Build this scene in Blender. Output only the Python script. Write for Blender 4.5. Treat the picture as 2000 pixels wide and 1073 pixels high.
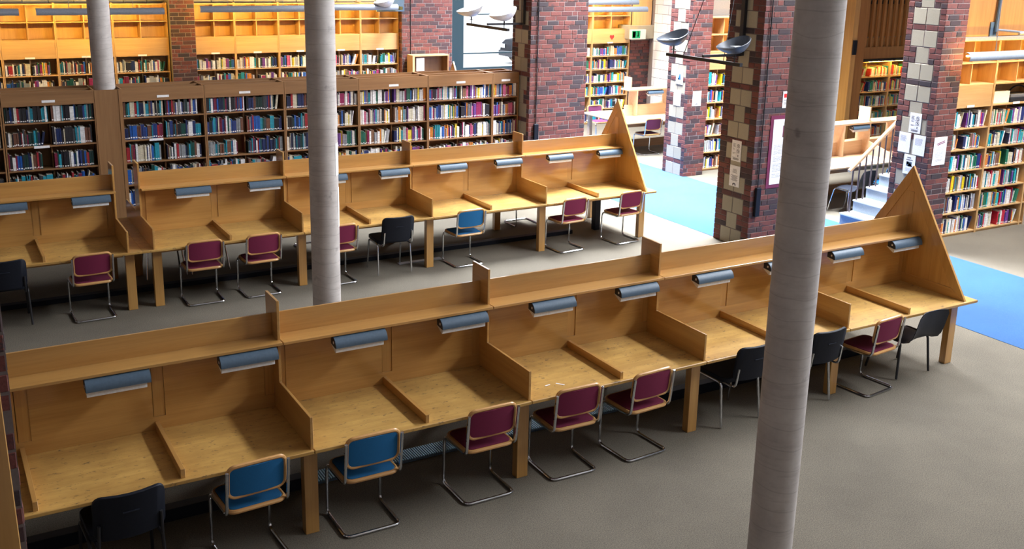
import bpy, bmesh, math, random
from mathutils import Vector, Matrix
S = bpy.context.scene
COL = S.collection
PI = math.pi
for o in list(bpy.data.objects):
    bpy.data.objects.remove(o)

# ------------------------------------------------------------------ camera, world, light, exposure
CAM = Vector((-2.5359, -6.3007, 4.1255))
_y, _p, _r = 0.5317, -0.2521, 0.0228
_f = Vector((math.sin(_y) * math.cos(_p), math.cos(_y) * math.cos(_p), math.sin(_p)))
_rt = Vector((math.cos(_y), -math.sin(_y), 0))
_up = _rt.cross(_f)
_c, _s = math.cos(_r), math.sin(_r)
_R, _U = _c * _rt + _s * _up, -_s * _rt + _c * _up
cd = bpy.data.cameras.new('camera')
cam = bpy.data.objects.new('camera', cd)
COL.objects.link(cam)
cam.matrix_world = Matrix(((_R.x, _U.x, -_f.x, CAM.x), (_R.y, _U.y, -_f.y, CAM.y), (_R.z, _U.z, -_f.z, CAM.z), (0, 0, 0, 1)))
cd.sensor_width = 36
cd.lens = 1996.62 / 2000 * 36
cd.shift_x = -8.336 / 2000
cd.shift_y = -109.69 / 2000
cd.clip_start = 0.1
cd.clip_end = 200
S.camera = cam

S.view_settings.view_transform = 'Standard'
S.view_settings.look = 'None'
S.view_settings.gamma = 1
S.view_settings.use_curve_mapping = False
S.view_settings.exposure = -0.2

W = bpy.data.worlds.new('daylight')
S.world = W
W.use_nodes = True
W.node_tree.nodes['Background'].inputs[0].default_value = (0.86, 0.93, 1.0, 1)
W.node_tree.nodes['Background'].inputs[1].default_value = 5.0

def area(name, loc, sx, sy, power, color, rot=(0, 0, 0), spread=180):
    l = bpy.data.lights.new(name, 'AREA')
    l.shape = 'RECTANGLE'; l.size = sx; l.size_y = sy; l.energy = power; l.color = color; l.spread = math.radians(spread)
    o = bpy.data.objects.new(name, l); COL.objects.link(o)
    o.location = loc; o.rotation_euler = rot
    return o
# high clerestory above the side bays, rooflight over the blue aisle, added overhead fill lamp on the viewer's side
area('clerestory', (10.6, 1.5, 7.9), 1.3, 17, 5200, (0.93, 0.96, 1.0), (0, math.radians(62), 0))
area('rooflight_aisle', (9.2, 9.0, 8.6), 1.6, 9, 5000, (0.90, 0.95, 1.0), (0, 0, 0), 96)
area('rooflight_bay', (12.6, 1.0, 6.6), 2.5, 3.5, 1300, (0.95, 0.97, 1.0))
area('fill_front', (3.5, -4.5, 9.3), 7, 5, 50, (0.95, 0.96, 1.0), (math.radians(25), 0, 0))

# ------------------------------------------------------------------ materials
def nt(m):
    m.use_nodes = True
    n = m.node_tree; n.nodes.clear()
    out = n.nodes.new('ShaderNodeOutputMaterial'); b = n.nodes.new('ShaderNodeBsdfPrincipled')
    n.links.new(b.outputs[0], out.inputs[0])
    return n, b
def ramp(n, stops):
    r = n.nodes.new('ShaderNodeValToRGB')
    e = r.color_ramp.elements
    e[0].position, e[0].color = stops[0][0], (*stops[0][1], 1)
    e[1].position, e[1].color = stops[-1][0], (*stops[-1][1], 1)
    for p, c in stops[1:-1]:
        q = e.new(p); q.color = (*c, 1)
    return r
def mixc(n, fac, a, b, mode='MIX'):
    x = n.nodes.new('ShaderNodeMix'); x.data_type = 'RGBA'; x.blend_type = mode
    for s, v in ((x.inputs[0], fac), (x.inputs[6], a), (x.inputs[7], b)):
        if hasattr(v, 'is_output'): n.links.new(v, s)
        elif isinstance(v, (int, float)): s.default_value = v
        else: s.default_value = (*v, 1)
    return x.outputs[2]
def coords(n, scale, rnd=True, src='Object'):
    t = n.nodes.new('ShaderNodeTexCoord'); mp = n.nodes.new('ShaderNodeMapping')
    mp.inputs['Scale'].default_value = scale
    if rnd:
        oi = n.nodes.new('ShaderNodeObjectInfo'); ml = n.nodes.new('ShaderNodeMath'); ml.operation = 'MULTIPLY'
        ml.inputs[1].default_value = 37.0
        n.links.new(oi.outputs['Random'], ml.inputs[0]); n.links.new(ml.outputs[0], mp.inputs['Location'])
    n.links.new(t.outputs[src], mp.inputs['Vector'])
    return mp.outputs[0]
def noise(n, vec, scale, detail=4, rough=0.55):
    k = n.nodes.new('ShaderNodeTexNoise'); k.inputs['Scale'].default_value = scale
    k.inputs['Detail'].default_value = detail; k.inputs['Roughness'].default_value = rough
    n.links.new(vec, k.inputs['Vector'])
    return k.outputs['Fac']
def bump(n, b, h, st, dist=0.002):
    k = n.nodes.new('ShaderNodeBump'); k.inputs['Strength'].default_value = st; k.inputs['Distance'].default_value = dist
    n.links.new(h, k.inputs['Height']); n.links.new(k.outputs[0], b.inputs['Normal'])
def plain(name, c, rough=0.5, metal=0, spec=0.5):
    m = bpy.data.materials.new(name); n, b = nt(m)
    b.inputs['Base Color'].default_value = (*c, 1); b.inputs['Roughness'].default_value = rough
    b.inputs['Metallic'].default_value = metal; b.inputs['Specular IOR Level'].default_value = spec
    vec = coords(n, (1, 1, 1))
    h = noise(n, vec, 60, 3)
    lo = tuple(x * 0.9 for x in c); hi = tuple(min(1, x * 1.08) for x in c)
    r = ramp(n, [(0.3, lo), (0.7, hi)])
    n.links.new(h, r.inputs[0]); n.links.new(r.outputs[0], b.inputs['Base Color'])
    return m
def wood(name, dark, light, axis, rough=0.34, wear=False, coat=0.0):
    m = bpy.data.materials.new(name); n, b = nt(m)
    sc = [9, 9, 9]; sc['xyz'.index(axis)] = 0.55
    v = coords(n, sc)
    f1 = noise(n, v, 1.6, 5, 0.62)
    r = ramp(n, [(0.22, dark), (0.5, tuple((a + c) / 2 for a, c in zip(dark, light))), (0.78, light)])
    n.links.new(f1, r.inputs[0])
    sc2 = [70, 70, 70]; sc2['xyz'.index(axis)] = 1.6
    f2 = noise(n, coords(n, sc2), 1.5, 2)
    r2 = ramp(n, [(0.30, (0.88, 0.86, 0.84)), (0.66, (1, 1, 1))])
    n.links.new(f2, r2.inputs[0])
    col = mixc(n, 0.8, r.outputs[0], r2.outputs[0], 'MULTIPLY')
    oi = n.nodes.new('ShaderNodeObjectInfo')
    r3 = ramp(n, [(0, (0.88, 0.88, 0.88)), (1, (1.08, 1.06, 1.04))]); n.links.new(oi.outputs['Random'], r3.inputs[0])
    col = mixc(n, 1.0, col, r3.outputs[0], 'MULTIPLY')
    rv = n.nodes.new('ShaderNodeValue'); rv.outputs[0].default_value = rough
    if wear:
        g = noise(n, coords(n, (5, 11, 6)), 3.0, 6, 0.72)
        k = ramp(n, [(0.585, (0, 0, 0)), (0.65, (0.9, 0.9, 0.9))]); n.links.new(g, k.inputs[0])
        col = mixc(n, k.outputs[0], col, (dark[0] * 0.28, dark[1] * 0.3, dark[2] * 0.6))
        g2 = noise(n, coords(n, (1.2, 1.6, 1)), 2.2, 5, 0.6)
        k2 = ramp(n, [(0.42, (0.78, 0.74, 0.70)), (0.66, (1.06, 1.05, 1.02))]); n.links.new(g2, k2.inputs[0])
        col = mixc(n, 0.9, col, k2.outputs[0], 'MULTIPLY')
    n.links.new(col, b.inputs['Base Color'])
    b.inputs['Roughness'].default_value = rough
    bump(n, b, f2, 0.12, 0.001)
    b.inputs['Coat Weight'].default_value = coat; b.inputs['Coat Roughness'].default_value = 0.09
    return m
OD, OL = (0.42, 0.21, 0.056), (0.58, 0.33, 0.10)
M = {}
M['top'] = wood('oak_desktop', (0.46, 0.265, 0.075), (0.65, 0.42, 0.135), 'x', 0.36, True)
M['ox'] = wood('oak_grain_along', OD, OL, 'x', coat=1.0)
M['oy'] = wood('oak_grain_across', OD, OL, 'y', coat=1.0)
M['oz'] = wood('oak_grain_upright', OD, OL, 'z', coat=1.0)
SD, SL = (0.22, 0.11, 0.045), (0.33, 0.175, 0.075)
M['sx'] = wood('shelf_wood_along', SD, SL, 'x', 0.45)
M['sz'] = wood('shelf_wood_upright', SD, SL, 'z', 0.45)
M['yx'] = wood('pale_wood_along', (0.52, 0.31, 0.13), (0.66, 0.43, 0.21), 'x', 0.45)
M['yz'] = wood('pale_wood_upright', (0.52, 0.31, 0.13), (0.66, 0.43, 0.21), 'z', 0.45)
M['bay'] = wood('overlit_desk_wood', (0.55, 0.37, 0.22), (0.68, 0.49, 0.32), 'x', 0.4)  # paler than the oak: strong daylight put into the wood colour
M['wpanel'] = wood('wall_panel_wood', (0.27, 0.115, 0.035), (0.40, 0.19, 0.06), 'z', 0.5)
M['chairwood'] = wood('beech_rim', (0.50, 0.26, 0.09), (0.66, 0.38, 0.15), 'x', 0.35)
M['handrail'] = wood('pale_handrail', (0.50, 0.30, 0.16), (0.66, 0.43, 0.25), 'x', 0.4)
M['chrome'] = plain('chrome', (0.62, 0.64, 0.68), 0.16, 1.0)
M['steel'] = plain('grey_steel', (0.36, 0.38, 0.42), 0.4, 0.6)
M['lampblue'] = plain('lamp_housing_blue_grey', (0.07, 0.11, 0.16), 0.48, 0, 0.35)
M['lampdark'] = plain('lamp_end_dark', (0.025, 0.03, 0.045), 0.5)
M['diffuser'] = plain('white_diffuser', (0.72, 0.74, 0.76), 0.4)
M['hood'] = plain('grey_lamp_hood', (0.29, 0.32, 0.37), 0.4)
M['black'] = plain('black_plastic', (0.008, 0.010, 0.017), 0.55, 0, 0.2)
M['charcoal'] = plain('charcoal_plastic', (0.016, 0.020, 0.032), 0.5, 0, 0.25)
M['blackmetal'] = plain('black_metal', (0.012, 0.012, 0.016), 0.45)
M['brown'] = plain('brown_metal', (0.075, 0.055, 0.06), 0.5)
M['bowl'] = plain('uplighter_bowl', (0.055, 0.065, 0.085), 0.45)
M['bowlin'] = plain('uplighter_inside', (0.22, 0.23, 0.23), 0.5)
M['bowllit'] = plain('lit_scoop_pale', (0.66, 0.67, 0.68), 0.35)  # lit scoops get a whiter shell, their glow put into the colour
M['white'] = plain('white_paint', (0.78, 0.78, 0.78), 0.5)
M['paper'] = plain('white_paper', (0.82, 0.82, 0.84), 0.6)
M['ink'] = plain('grey_ink', (0.12, 0.12, 0.14), 0.7)
M['inklight'] = plain('faint_ink', (0.42, 0.43, 0.47), 0.7)
M['maroon'] = plain('maroon_frame', (0.16, 0.022, 0.065), 0.5)
M['green'] = plain('exit_green', (0.0, 0.36, 0.16), 0.5)
M['red'] = plain('red_card', (0.62, 0.02, 0.02), 0.5)
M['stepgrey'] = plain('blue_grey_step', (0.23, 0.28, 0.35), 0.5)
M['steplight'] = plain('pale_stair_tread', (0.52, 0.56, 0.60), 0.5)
M['plaster'] = plain('ceiling_plaster', (0.30, 0.27, 0.25), 0.8)
M['grille'] = plain('sky_tinted_grille', (0.32, 0.58, 0.76), 0.4, 0.4)  # blue base colour stands in for sky reflected on the bars
M['jamb'] = plain('black_window_frame', (0.012, 0.03, 0.04), 0.4)
M['ground'] = plain('pale_paving', (0.6, 0.6, 0.6), 0.8)
M['car'] = plain('car_paint', (0.012, 0.016, 0.024), 0.7, 0, 0.05)
M['carglass'] = plain('car_glass', (0.03, 0.05, 0.06), 0.05)
M['yellowplate'] = plain('yellow_panel', (0.55, 0.42, 0.02), 0.4)
M['cardboard'] = plain('white_card_box', (0.80, 0.76, 0.70), 0.6)
M['mesh'] = plain('grey_basket', (0.16, 0.17, 0.20), 0.5)

def fabric(name, c):
    m = bpy.data.materials.new(name); n, b = nt(m)
    f = noise(n, coords(n, (1, 1, 1)), 420, 2)
    r = ramp(n, [(0.3, tuple(x * 0.75 for x in c)), (0.7, tuple(x * 1.2 for x in c))]); n.links.new(f, r.inputs[0])
    n.links.new(r.outputs[0], b.inputs['Base Color']); b.inputs['Roughness'].default_value = 0.9
    bump(n, b, f, 0.3, 0.001)
    return m
M['fmaroon'] = fabric('maroon_fabric', (0.15, 0.006, 0.042))
M['fblue'] = fabric('blue_fabric', (0.004, 0.115, 0.30))
M['fpurple'] = fabric('purple_fabric', (0.12, 0.02, 0.075))

def carpet(name, a, c, sheen=0.0):
    m = bpy.data.materials.new(name); n, b = nt(m)
    v = coords(n, (1, 1, 1), False)
    f = noise(n, v, 110, 4, 0.85)
    r = ramp(n, [(0.32, a), (0.68, c)]); n.links.new(f, r.inputs[0])
    f2 = noise(n, v, 0.9, 5, 0.6)
    r2 = ramp(n, [(0.35, (0.84, 0.84, 0.85)), (0.65, (1.05, 1.05, 1.05))]); n.links.new(f2, r2.inputs[0])
    col = mixc(n, 1.0, r.outputs[0], r2.outputs[0], 'MULTIPLY')
    n.links.new(col, b.inputs['Base Color']); b.inputs['Roughness'].default_value = 0.95
    b.inputs['Specular IOR Level'].default_value = 0.15; b.inputs['Sheen Weight'].default_value = sheen; b.inputs['Sheen Roughness'].default_value = 0.35
    bump(n, b, f, 0.5, 0.004)
    return m
M['carpet'] = carpet('beige_carpet', (0.068, 0.060, 0.049), (0.235, 0.208, 0.165))
M['bluecarpet'] = carpet('blue_carpet', (0.008, 0.062, 0.19), (0.045, 0.14, 0.33), 0.5)

def concrete():
    m = bpy.data.materials.new('board_marked_concrete'); n, b = nt(m)
    v = coords(n, (1, 1, 1), True)
    base = noise(n, v, 5, 6, 0.65)
    r = ramp(n, [(0.3, (0.42, 0.385, 0.37)), (0.7, (0.56, 0.525, 0.505))]); n.links.new(base, r.inputs[0])
    vs = coords(n, (2.2, 2.2, 22), True)
    st = noise(n, vs, 1.0, 6, 0.7)
    r1 = ramp(n, [(0.30, (0.78, 0.76, 0.76)), (0.48, (1, 1, 1))]); n.links.new(st, r1.inputs[0])
    col = mixc(n, 0.75, r.outputs[0], r1.outputs[0], 'MULTIPLY')
    w = n.nodes.new('ShaderNodeTexWave'); w.wave_type = 'BANDS'; w.bands_direction = 'Z'
    w.inputs['Scale'].default_value = 2.1; w.inputs['Distortion'].default_value = 7.0; w.inputs['Detail'].default_value = 3
    w.inputs['Detail Scale'].default_value = 0.55
    n.links.new(coords(n, (0.9, 0.6, 1.0), True), w.inputs['Vector'])
    r2 = ramp(n, [(0.0, (0.70, 0.68, 0.68)), (0.012, (1, 1, 1))]); n.links.new(w.outputs['Fac'], r2.inputs[0])
    col = mixc(n, 0.55, col, r2.outputs[0], 'MULTIPLY')
    sp = noise(n, coords(n, (1, 1, 0.7), True), 7.5, 3, 0.5)
    r3 = ramp(n, [(0.66, (1, 1, 1)), (0.74, (0.55, 0.53, 0.54))]); n.links.new(sp, r3.inputs[0])
    col = mixc(n, 0.8, col, r3.outputs[0], 'MULTIPLY')
    n.links.new(col, b.inputs['Base Color']); b.inputs['Roughness'].default_value = 0.6
    bump(n, b, st, 0.2, 0.003)
    return m
M['concrete'] = concrete()

def brickmat():
    m = bpy.data.materials.new('fired_brick'); n, b = nt(m)
    oi = n.nodes.new('ShaderNodeObjectInfo')
    r = ramp(n, [(0.0, (0.135, 0.036, 0.031)), (0.30, (0.17, 0.051, 0.042)), (0.60, (0.115, 0.031, 0.029)), (0.68, (0.065, 0.028, 0.030)), (1.0, (0.036, 0.027, 0.033))])
    r.color_ramp.interpolation = 'LINEAR'
    n.links.new(oi.outputs['Random'], r.inputs[0])
    f = noise(n, coords(n, (5, 5, 8)), 2.2, 5, 0.7)
    k = ramp(n, [(0.56, (0, 0, 0)), (0.64, (0.85, 0.85, 0.85))]); n.links.new(f, k.inputs[0])
    col = mixc(n, k.outputs[0], r.outputs[0], (0.034, 0.027, 0.033))
    f2 = noise(n, coords(n, (1, 1, 1)), 90, 3)
    r2 = ramp(n, [(0.3, (0.75, 0.75, 0.75)), (0.7, (1.15, 1.15, 1.15))]); n.links.new(f2, r2.inputs[0])
    col = mixc(n, 1.0, col, r2.outputs[0], 'MULTIPLY')
    n.links.new(col, b.inputs['Base Color']); b.inputs['Roughness'].default_value = 0.8
    bump(n, b, f2, 0.4, 0.003)
    return m
M['brick'] = brickmat()
def brickstuff():
    m = bpy.data.materials.new('joined_brick'); n, b = nt(m)
    at = n.nodes.new('ShaderNodeAttribute'); at.attribute_name = 'tint'
    r = ramp(n, [(0.0, (0.21, 0.055, 0.042)), (0.35, (0.255, 0.075, 0.055)), (0.6, (0.12, 0.05, 0.05)), (1.0, (0.06, 0.042, 0.052))])
    n.links.new(at.outputs['Fac'], r.inputs[0]); n.links.new(r.outputs[0], b.inputs['Base Color']); b.inputs['Roughness'].default_value = 0.8
    return m
M['brickstuff'] = brickstuff()
M['mortar'] = plain('mortar', (0.24, 0.195, 0.185), 0.9)
M['mortardark'] = plain('mortar_grey', (0.15, 0.12, 0.115), 0.9)
def blockmat(name, c):
    m = bpy.data.materials.new(name); n, b = nt(m)
    f = noise(n, coords(n, (1, 1, 1)), 160, 4, 0.7)
    r = ramp(n, [(0.3, tuple(x * 0.82 for x in c)), (0.7, tuple(x * 1.08 for x in c))]); n.links.new(f, r.inputs[0])
    oi = n.nodes.new('ShaderNodeObjectInfo')
    r2 = ramp(n, [(0, (0.88, 0.88, 0.88)), (1, (1.05, 1.05, 1.05))]); n.links.new(oi.outputs['Random'], r2.inputs[0])
    n.links.new(mixc(n, 1.0, r.outputs[0], r2.outputs[0], 'MULTIPLY'), b.inputs['Base Color'])
    b.inputs['Roughness'].default_value = 0.85
    bump(n, b, f, 0.3, 0.003)
    return m
M['block'] = blockmat('fair_faced_block', (0.38, 0.34, 0.26))
M['blockwhite'] = blockmat('pale_block', (0.80, 0.80, 0.81))
def bookmat(name, attr):
    m = bpy.data.materials.new(name); n, b = nt(m)
    if attr:
        a = n.nodes.new('ShaderNodeAttribute'); a.attribute_name = 'cover'; c = a.outputs['Color']
    else:
        a = n.nodes.new('ShaderNodeObjectInfo'); c = a.outputs['Color']
    f = noise(n, coords(n, (3, 3, 9), True), 6, 3)
    r = ramp(n, [(0.35, (0.8, 0.8, 0.8)), (0.65, (1.15, 1.15, 1.15))]); n.links.new(f, r.inputs[0])
    n.links.new(mixc(n, 0.8, c, r.outputs[0], 'MULTIPLY'), b.inputs['Base Color']); b.inputs['Roughness'].default_value = 0.4
    return m
M['cover'] = bookmat('book_cover', False)
M['coverstuff'] = bookmat('book_covers_joined', True)
M['pages'] = plain('book_pages', (0.62, 0.57, 0.47), 0.8)
M['tag'] = plain('white_spine_label', (0.80, 0.80, 0.80), 0.6)
def emit(name, c, s):
    m = bpy.data.materials.new(name); m.use_nodes = True; n = m.node_tree; n.nodes.clear()
    o = n.nodes.new('ShaderNodeOutputMaterial'); e = n.nodes.new('ShaderNodeEmission')
    e.inputs[0].default_value = (*c, 1); e.inputs[1].default_value = s
    n.links.new(e.outputs[0], o.inputs[0]); return m
M['tube'] = emit('lit_warm_tube', (1.0, 0.58, 0.08), 210)
M['tubed'] = emit('lit_warm_tube_near', (1.0, 0.58, 0.10), 90)
M['bulb'] = emit('lit_bulb', (1.0, 0.97, 0.92), 90)
def glass():
    m = bpy.data.materials.new('window_glass'); m.use_nodes = True; n = m.node_tree; n.nodes.clear()
    o = n.nodes.new('ShaderNodeOutputMaterial'); t = n.nodes.new('ShaderNodeBsdfTransparent'); g = n.nodes.new('ShaderNodeBsdfGlossy')
    g.inputs['Roughness'].default_value = 0.02; x = n.nodes.new('ShaderNodeMixShader'); x.inputs[0].default_value = 0.06
    n.links.new(t.outputs[0], x.inputs[1]); n.links.new(g.outputs[0], x.inputs[2]); n.links.new(x.outputs[0], o.inputs[0])
    return m
M['glass'] = glass()

# ------------------------------------------------------------------ mesh helpers
class MB:
    def __init__(s): s.v = []; s.f = []; s.m = []; s.tint = []
    def add(s, vs, fs, m=0, tint=None):
        b = len(s.v); s.v += [tuple(x) for x in vs]
        for f in fs:
            s.f.append([b + i for i in f]); s.m.append(m); s.tint.append(tint)
        return s
    def box(s, x0, x1, y0, y1, z0, z1, m=0, tint=None):
        if x0 > x1: x0, x1 = x1, x0
        if y0 > y1: y0, y1 = y1, y0
        if z0 > z1: z0, z1 = z1, z0
        v = [(x0, y0, z0), (x1, y0, z0), (x1, y1, z0), (x0, y1, z0), (x0, y0, z1), (x1, y0, z1), (x1, y1, z1), (x0, y1, z1)]
        return s.add(v, [(3, 2, 1, 0), (4, 5, 6, 7), (0, 1, 5, 4), (1, 2, 6, 5), (2, 3, 7, 6), (3, 0, 4, 7)], m, tint)
    def prism(s, pts, axis, a, b, m=0):
        # pts: polygon in the two other axes (order x,y,z minus axis), extruded a..b
        n = len(pts)
        def P(p, t):
            if axis == 'x': return (t, p[0], p[1])
            if axis == 'y': return (p[0], t, p[1])
            return (p[0], p[1], t)
        v = [P(p, a) for p in pts] + [P(p, b) for p in pts]
        f = [tuple(range(n)), tuple(range(2 * n - 1, n - 1, -1))]
        f += [(i + n, (i + 1) % n + n, (i + 1) % n, i) for i in range(n)]
        return s.add(v, f, m)
    def tube(s, path, r, n=8, m=0, closed=False):
        P = [Vector(p) for p in path]; k = len(P); rings = []
        T = []
        for i in range(k):
            if closed: t = P[(i + 1) % k] - P[i - 1]
            else: t = P[min(i + 1, k - 1)] - P[max(i - 1, 0)]
            T.append(t.normalized())
        u = T[0].orthogonal().normalized(); v = []
        for i in range(k):
            u = (u - T[i] * u.dot(T[i])).normalized(); w = T[i].cross(u)
            for j in range(n):
                a = 2 * PI * j / n
                v.append(P[i] + r * (math.cos(a) * u + math.sin(a) * w))
        f = []
        for i in range(k if closed else k - 1):
            i2 = (i + 1) % k
            for j in range(n):
                j2 = (j + 1) % n
                f.append((i * n + j, i * n + j2, i2 * n + j2, i2 * n + j))
        if not closed:
            f.append(tuple(range(n - 1, -1, -1))); f.append(tuple(range((k - 1) * n, k * n)))
        return s.add(v, f, m)
    def lathe(s, prof, cx, cy, n=32, m=0):
        v = []; k = len(prof)
        for r, z in prof:
            for j in range(n):
                a = 2 * PI * j / n; v.append((cx + r * math.cos(a), cy + r * math.sin(a), z))
        f = [(i * n + j, i * n + (j + 1) % n, (i + 1) * n + (j + 1) % n, (i + 1) * n + j) for i in range(k - 1) for j in range(n)]
        f.append(tuple(range(n - 1, -1, -1))); f.append(tuple(range((k - 1) * n, k * n)))
        return s.add(v, f, m)
    def mesh(s, name, mats, smooth=False, bevel=0.0, fix=True):
        me = bpy.data.meshes.new(name)
        me.from_pydata(s.v, [], s.f)
        for m in (mats if isinstance(mats, (list, tuple)) else [mats]):
            me.materials.append(M[m] if isinstance(m, str) else m)
        me.polygons.foreach_set('material_index', s.m)
        if fix or bevel:
            bm = bmesh.new(); bm.from_mesh(me)
            if fix: bmesh.ops.recalc_face_normals(bm, faces=bm.faces)
            if bevel:
                bmesh.ops.bevel(bm, geom=[e for e in bm.edges if len(e.link_faces) == 2 and e.calc_face_angle(0) > 0.6], offset=bevel, segments=1, affect='EDGES', profile=0.5, clamp_overlap=True)
            bm.to_mesh(me); bm.free()
        if smooth:
            me.polygons.foreach_set('use_smooth', [True] * len(me.polygons))
            me.set_sharp_from_angle(angle=0.7)
        me.update()
        return me
    def obj(s, name, mats, parent=None, smooth=False, bevel=0.0, fix=True):
        return link(name, s.mesh(name, mats, smooth, bevel, fix), parent)
def link(name, me, parent=None):
    o = bpy.data.objects.new(name, me); COL.objects.link(o)
    if parent is not None: o.parent = parent
    return o
LABELS = {}
def tag(o, label=None, cat=None, group=None, kind=None):
    if label:
        LABELS.setdefault(label, []).append(o.name)
        o['label'] = label
    if cat: o['category'] = cat
    if group: o['group'] = group
    if kind: o['kind'] = kind
    return o
def thing(name, label, cat, loc=(0, 0, 0), rz=0, group=None, kind=None):
    o = bpy.data.objects.new(name, None); COL.objects.link(o)
    o.empty_display_size = 0.1
    o.location = loc; o.rotation_euler = (0, 0, rz)
    return tag(o, label, cat, group, kind)
def bx(name, mats, parent, x0, x1, y0, y1, z0, z1, bevel=0.0):
    return MB().box(x0, x1, y0, y1, z0, z1).obj(name, mats, parent, bevel=bevel)
def copy_tree(o, parent=None):
    c = o.copy(); COL.objects.link(c)
    if parent is not None: c.parent = parent
    for ch in o.children: copy_tree(ch, c)
    return c
def fillet(pts, r, n=5, closed=False):
    P = [Vector(p) for p in pts]; k = len(P); out = []
    for i in range(k):
        if not closed and i in (0, k - 1): out.append(P[i]); continue
        a, b, c = P[i - 1], P[i], P[(i + 1) % k]
        d1, d2 = (a - b), (c - b); q = min(r, d1.length * 0.45, d2.length * 0.45)
        p1, p2 = b + d1.normalized() * q, b + d2.normalized() * q
        for j in range(n + 1):
            t = j / n; out.append(p1.lerp(b, t).lerp(b.lerp(p2, t), t))
    return out
def rrect(w, h, r, n=4):
    pts = []
    for cx, cy, a0 in ((w / 2 - r, h / 2 - r, 0), (-w / 2 + r, h / 2 - r, PI / 2), (-w / 2 + r, -h / 2 + r, PI), (w / 2 - r, -h / 2 + r, 1.5 * PI)):
        for j in range(n + 1):
            a = a0 + PI / 2 * j / n; pts.append((cx + r * math.cos(a), cy + r * math.sin(a)))
    return pts
# ------------------------------------------------------------------ the setting
def struct(name, mats, boxes, label=None, cat=None):
    mb = MB()
    for b in boxes: mb.box(*b)
    return tag(mb.obj(name, mats), label, cat, kind='structure')
struct('floor', 'carpet', [(-7, 19, -9.5, 15.4, -0.2, 0)], 'beige flecked carpet covering the reading room floor', 'floor')
struct('floor_strip', 'bluecarpet', [(7.77, 10.24, -9.4, 15.2, -0.003, 0.004)], 'bright blue carpet walkway running past the brick pillars', 'carpet')
struct('ceiling', 'plaster', [(-7, 19, -9.5, 15.6, 10.0, 10.2)], 'plain plaster ceiling high above the room', 'ceiling')
struct('wall_left', 'plaster', [(-7.2, -7, -9.5, 15.6, 0, 10)], 'plain wall closing the room beyond the desks', 'wall')
struct('wall_near', 'plaster', [(-7, 19, -9.7, -9.5, 0, 10)], 'plain wall behind the viewer', 'wall')
struct('wall_right', 'plaster', [(19, 19.2, -9.5, 15.6, 0, 10)], 'plain wall at the far end of the side bays', 'wall')

# ------------------------------------------------------------------ brickwork
RB = random.Random(5)
CH, BH = 0.08, 0.070
_bm = {}
def piece_mesh(L, h, d, mat, key):
    k = (round(L, 3), h, key)
    if k not in _bm:
        m = MB().box(-L / 2, L / 2, 0, d, 0, h)
        _bm[k] = m.mesh(key, [mat], bevel=0.004)
    return _bm[k]
class Face:
    """a wall face: origin at its lower corner, u runs along it, pieces stand proud of the mortar"""
    def __init__(s, o, d): s.o = Vector(o); s.d = d; s.rz = {'y-': 0, 'x-': -PI / 2, 'x+': PI / 2, 'y+': PI}[d]; s.u = Vector((math.cos(s.rz), math.sin(s.rz), 0)); s.n = Vector((math.sin(s.rz), -math.cos(s.rz), 0))
    def at(s, u, z, out=0.0): return s.o + s.u * u + Vector((0, 0, z)) + s.n * out
def lay(face, parent, u0, u1, z, zr, joined, kind='brick', h=BH, mat='brick', solid=None, proud=0.006):
    L = u1 - u0 - 0.010
    if L < 0.02: return
    pr = proud + RB.uniform(-0.003, 0.003)
    if zr[0] <= z <= zr[1]:
        o = link(kind, piece_mesh(L, h, 0.04, mat, kind), parent)
        o.location = face.at((u0 + u1) / 2, z, pr); o.rotation_euler = (0, 0, face.rz)
    else:
        b = MB().box(-L / 2, L / 2, 0, 0.04, 0, h); c = face.at((u0 + u1) / 2, z, pr); ca, sa = math.cos(face.rz), math.sin(face.rz)
        joined.add([(c.x + ca * x - sa * y, c.y + sa * x + ca * y, c.z + zz) for x, y, zz in b.v], b.f, 0 if kind == 'brick' else 1, RB.random())
def courses(face, parent, W, z0, z1, zr, joined, pattern=None):
    n = int((z1 - z0) / CH)
    for i in range(n):
        z = z0 + i * CH + 0.005
        if pattern and pattern(i): continue
        u = -0.0; first = True
        stretch = 0.225; off = [0, 0.115, 0.06, 0.17][i % 4]
        if i % 2: u_list = [off]
        cuts = [0.0]; u = off if off > 0.03 else stretch
        while u < W - 0.05:
            cuts.append(u)
            u += stretch if RB.random() > 0.16 else 0.1125
        cuts.append(W)
        for a, b in zip(cuts, cuts[1:]): lay(face, parent, a, b, z, zr, joined)
def quoin(face, parent, W, z0, z1, zr, joined, blk, phase=0):
    # stone blocks in pairs and singles set in brick margins
    n = int((z1 - z0) / CH); i = 0; cyc = ['P', 'S', 'P', 'B']; k = phase
    while i < n:
        c = cyc[k % 4]; k += 1
        z = z0 + i * CH + 0.005
        if c == 'B':
            cuts = [0, 0.115, 0.34, 0.55, W]
            for a, b in zip(cuts, cuts[1:]): lay(face, parent, a, b, z, zr, joined)
            i += 1; continue
        wb = 0.225
        lo, hi = (W / 2 - wb, W / 2 + wb) if c == 'P' else (W / 2 - wb / 2, W / 2 + wb / 2)
        for q in range(3):
            zz = z + q * CH
            for a, b in ((0, lo), (hi, W)):
                if b - a > 0.18 and q != 1: m = a + (b - a) * (0.5 if q else 0.48); lay(face, parent, a, m, zz, zr, joined); lay(face, parent, m, b, zz, zr, joined)
                else: lay(face, parent, a, b, zz, zr, joined)
        a = lo
        while a < hi - 0.01:
            lay(face, parent, a, a + wb, z, zr, joined, 'stone_block', 3 * CH - 0.010, blk, proud=0.004); a += wb
        i += 3
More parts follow.
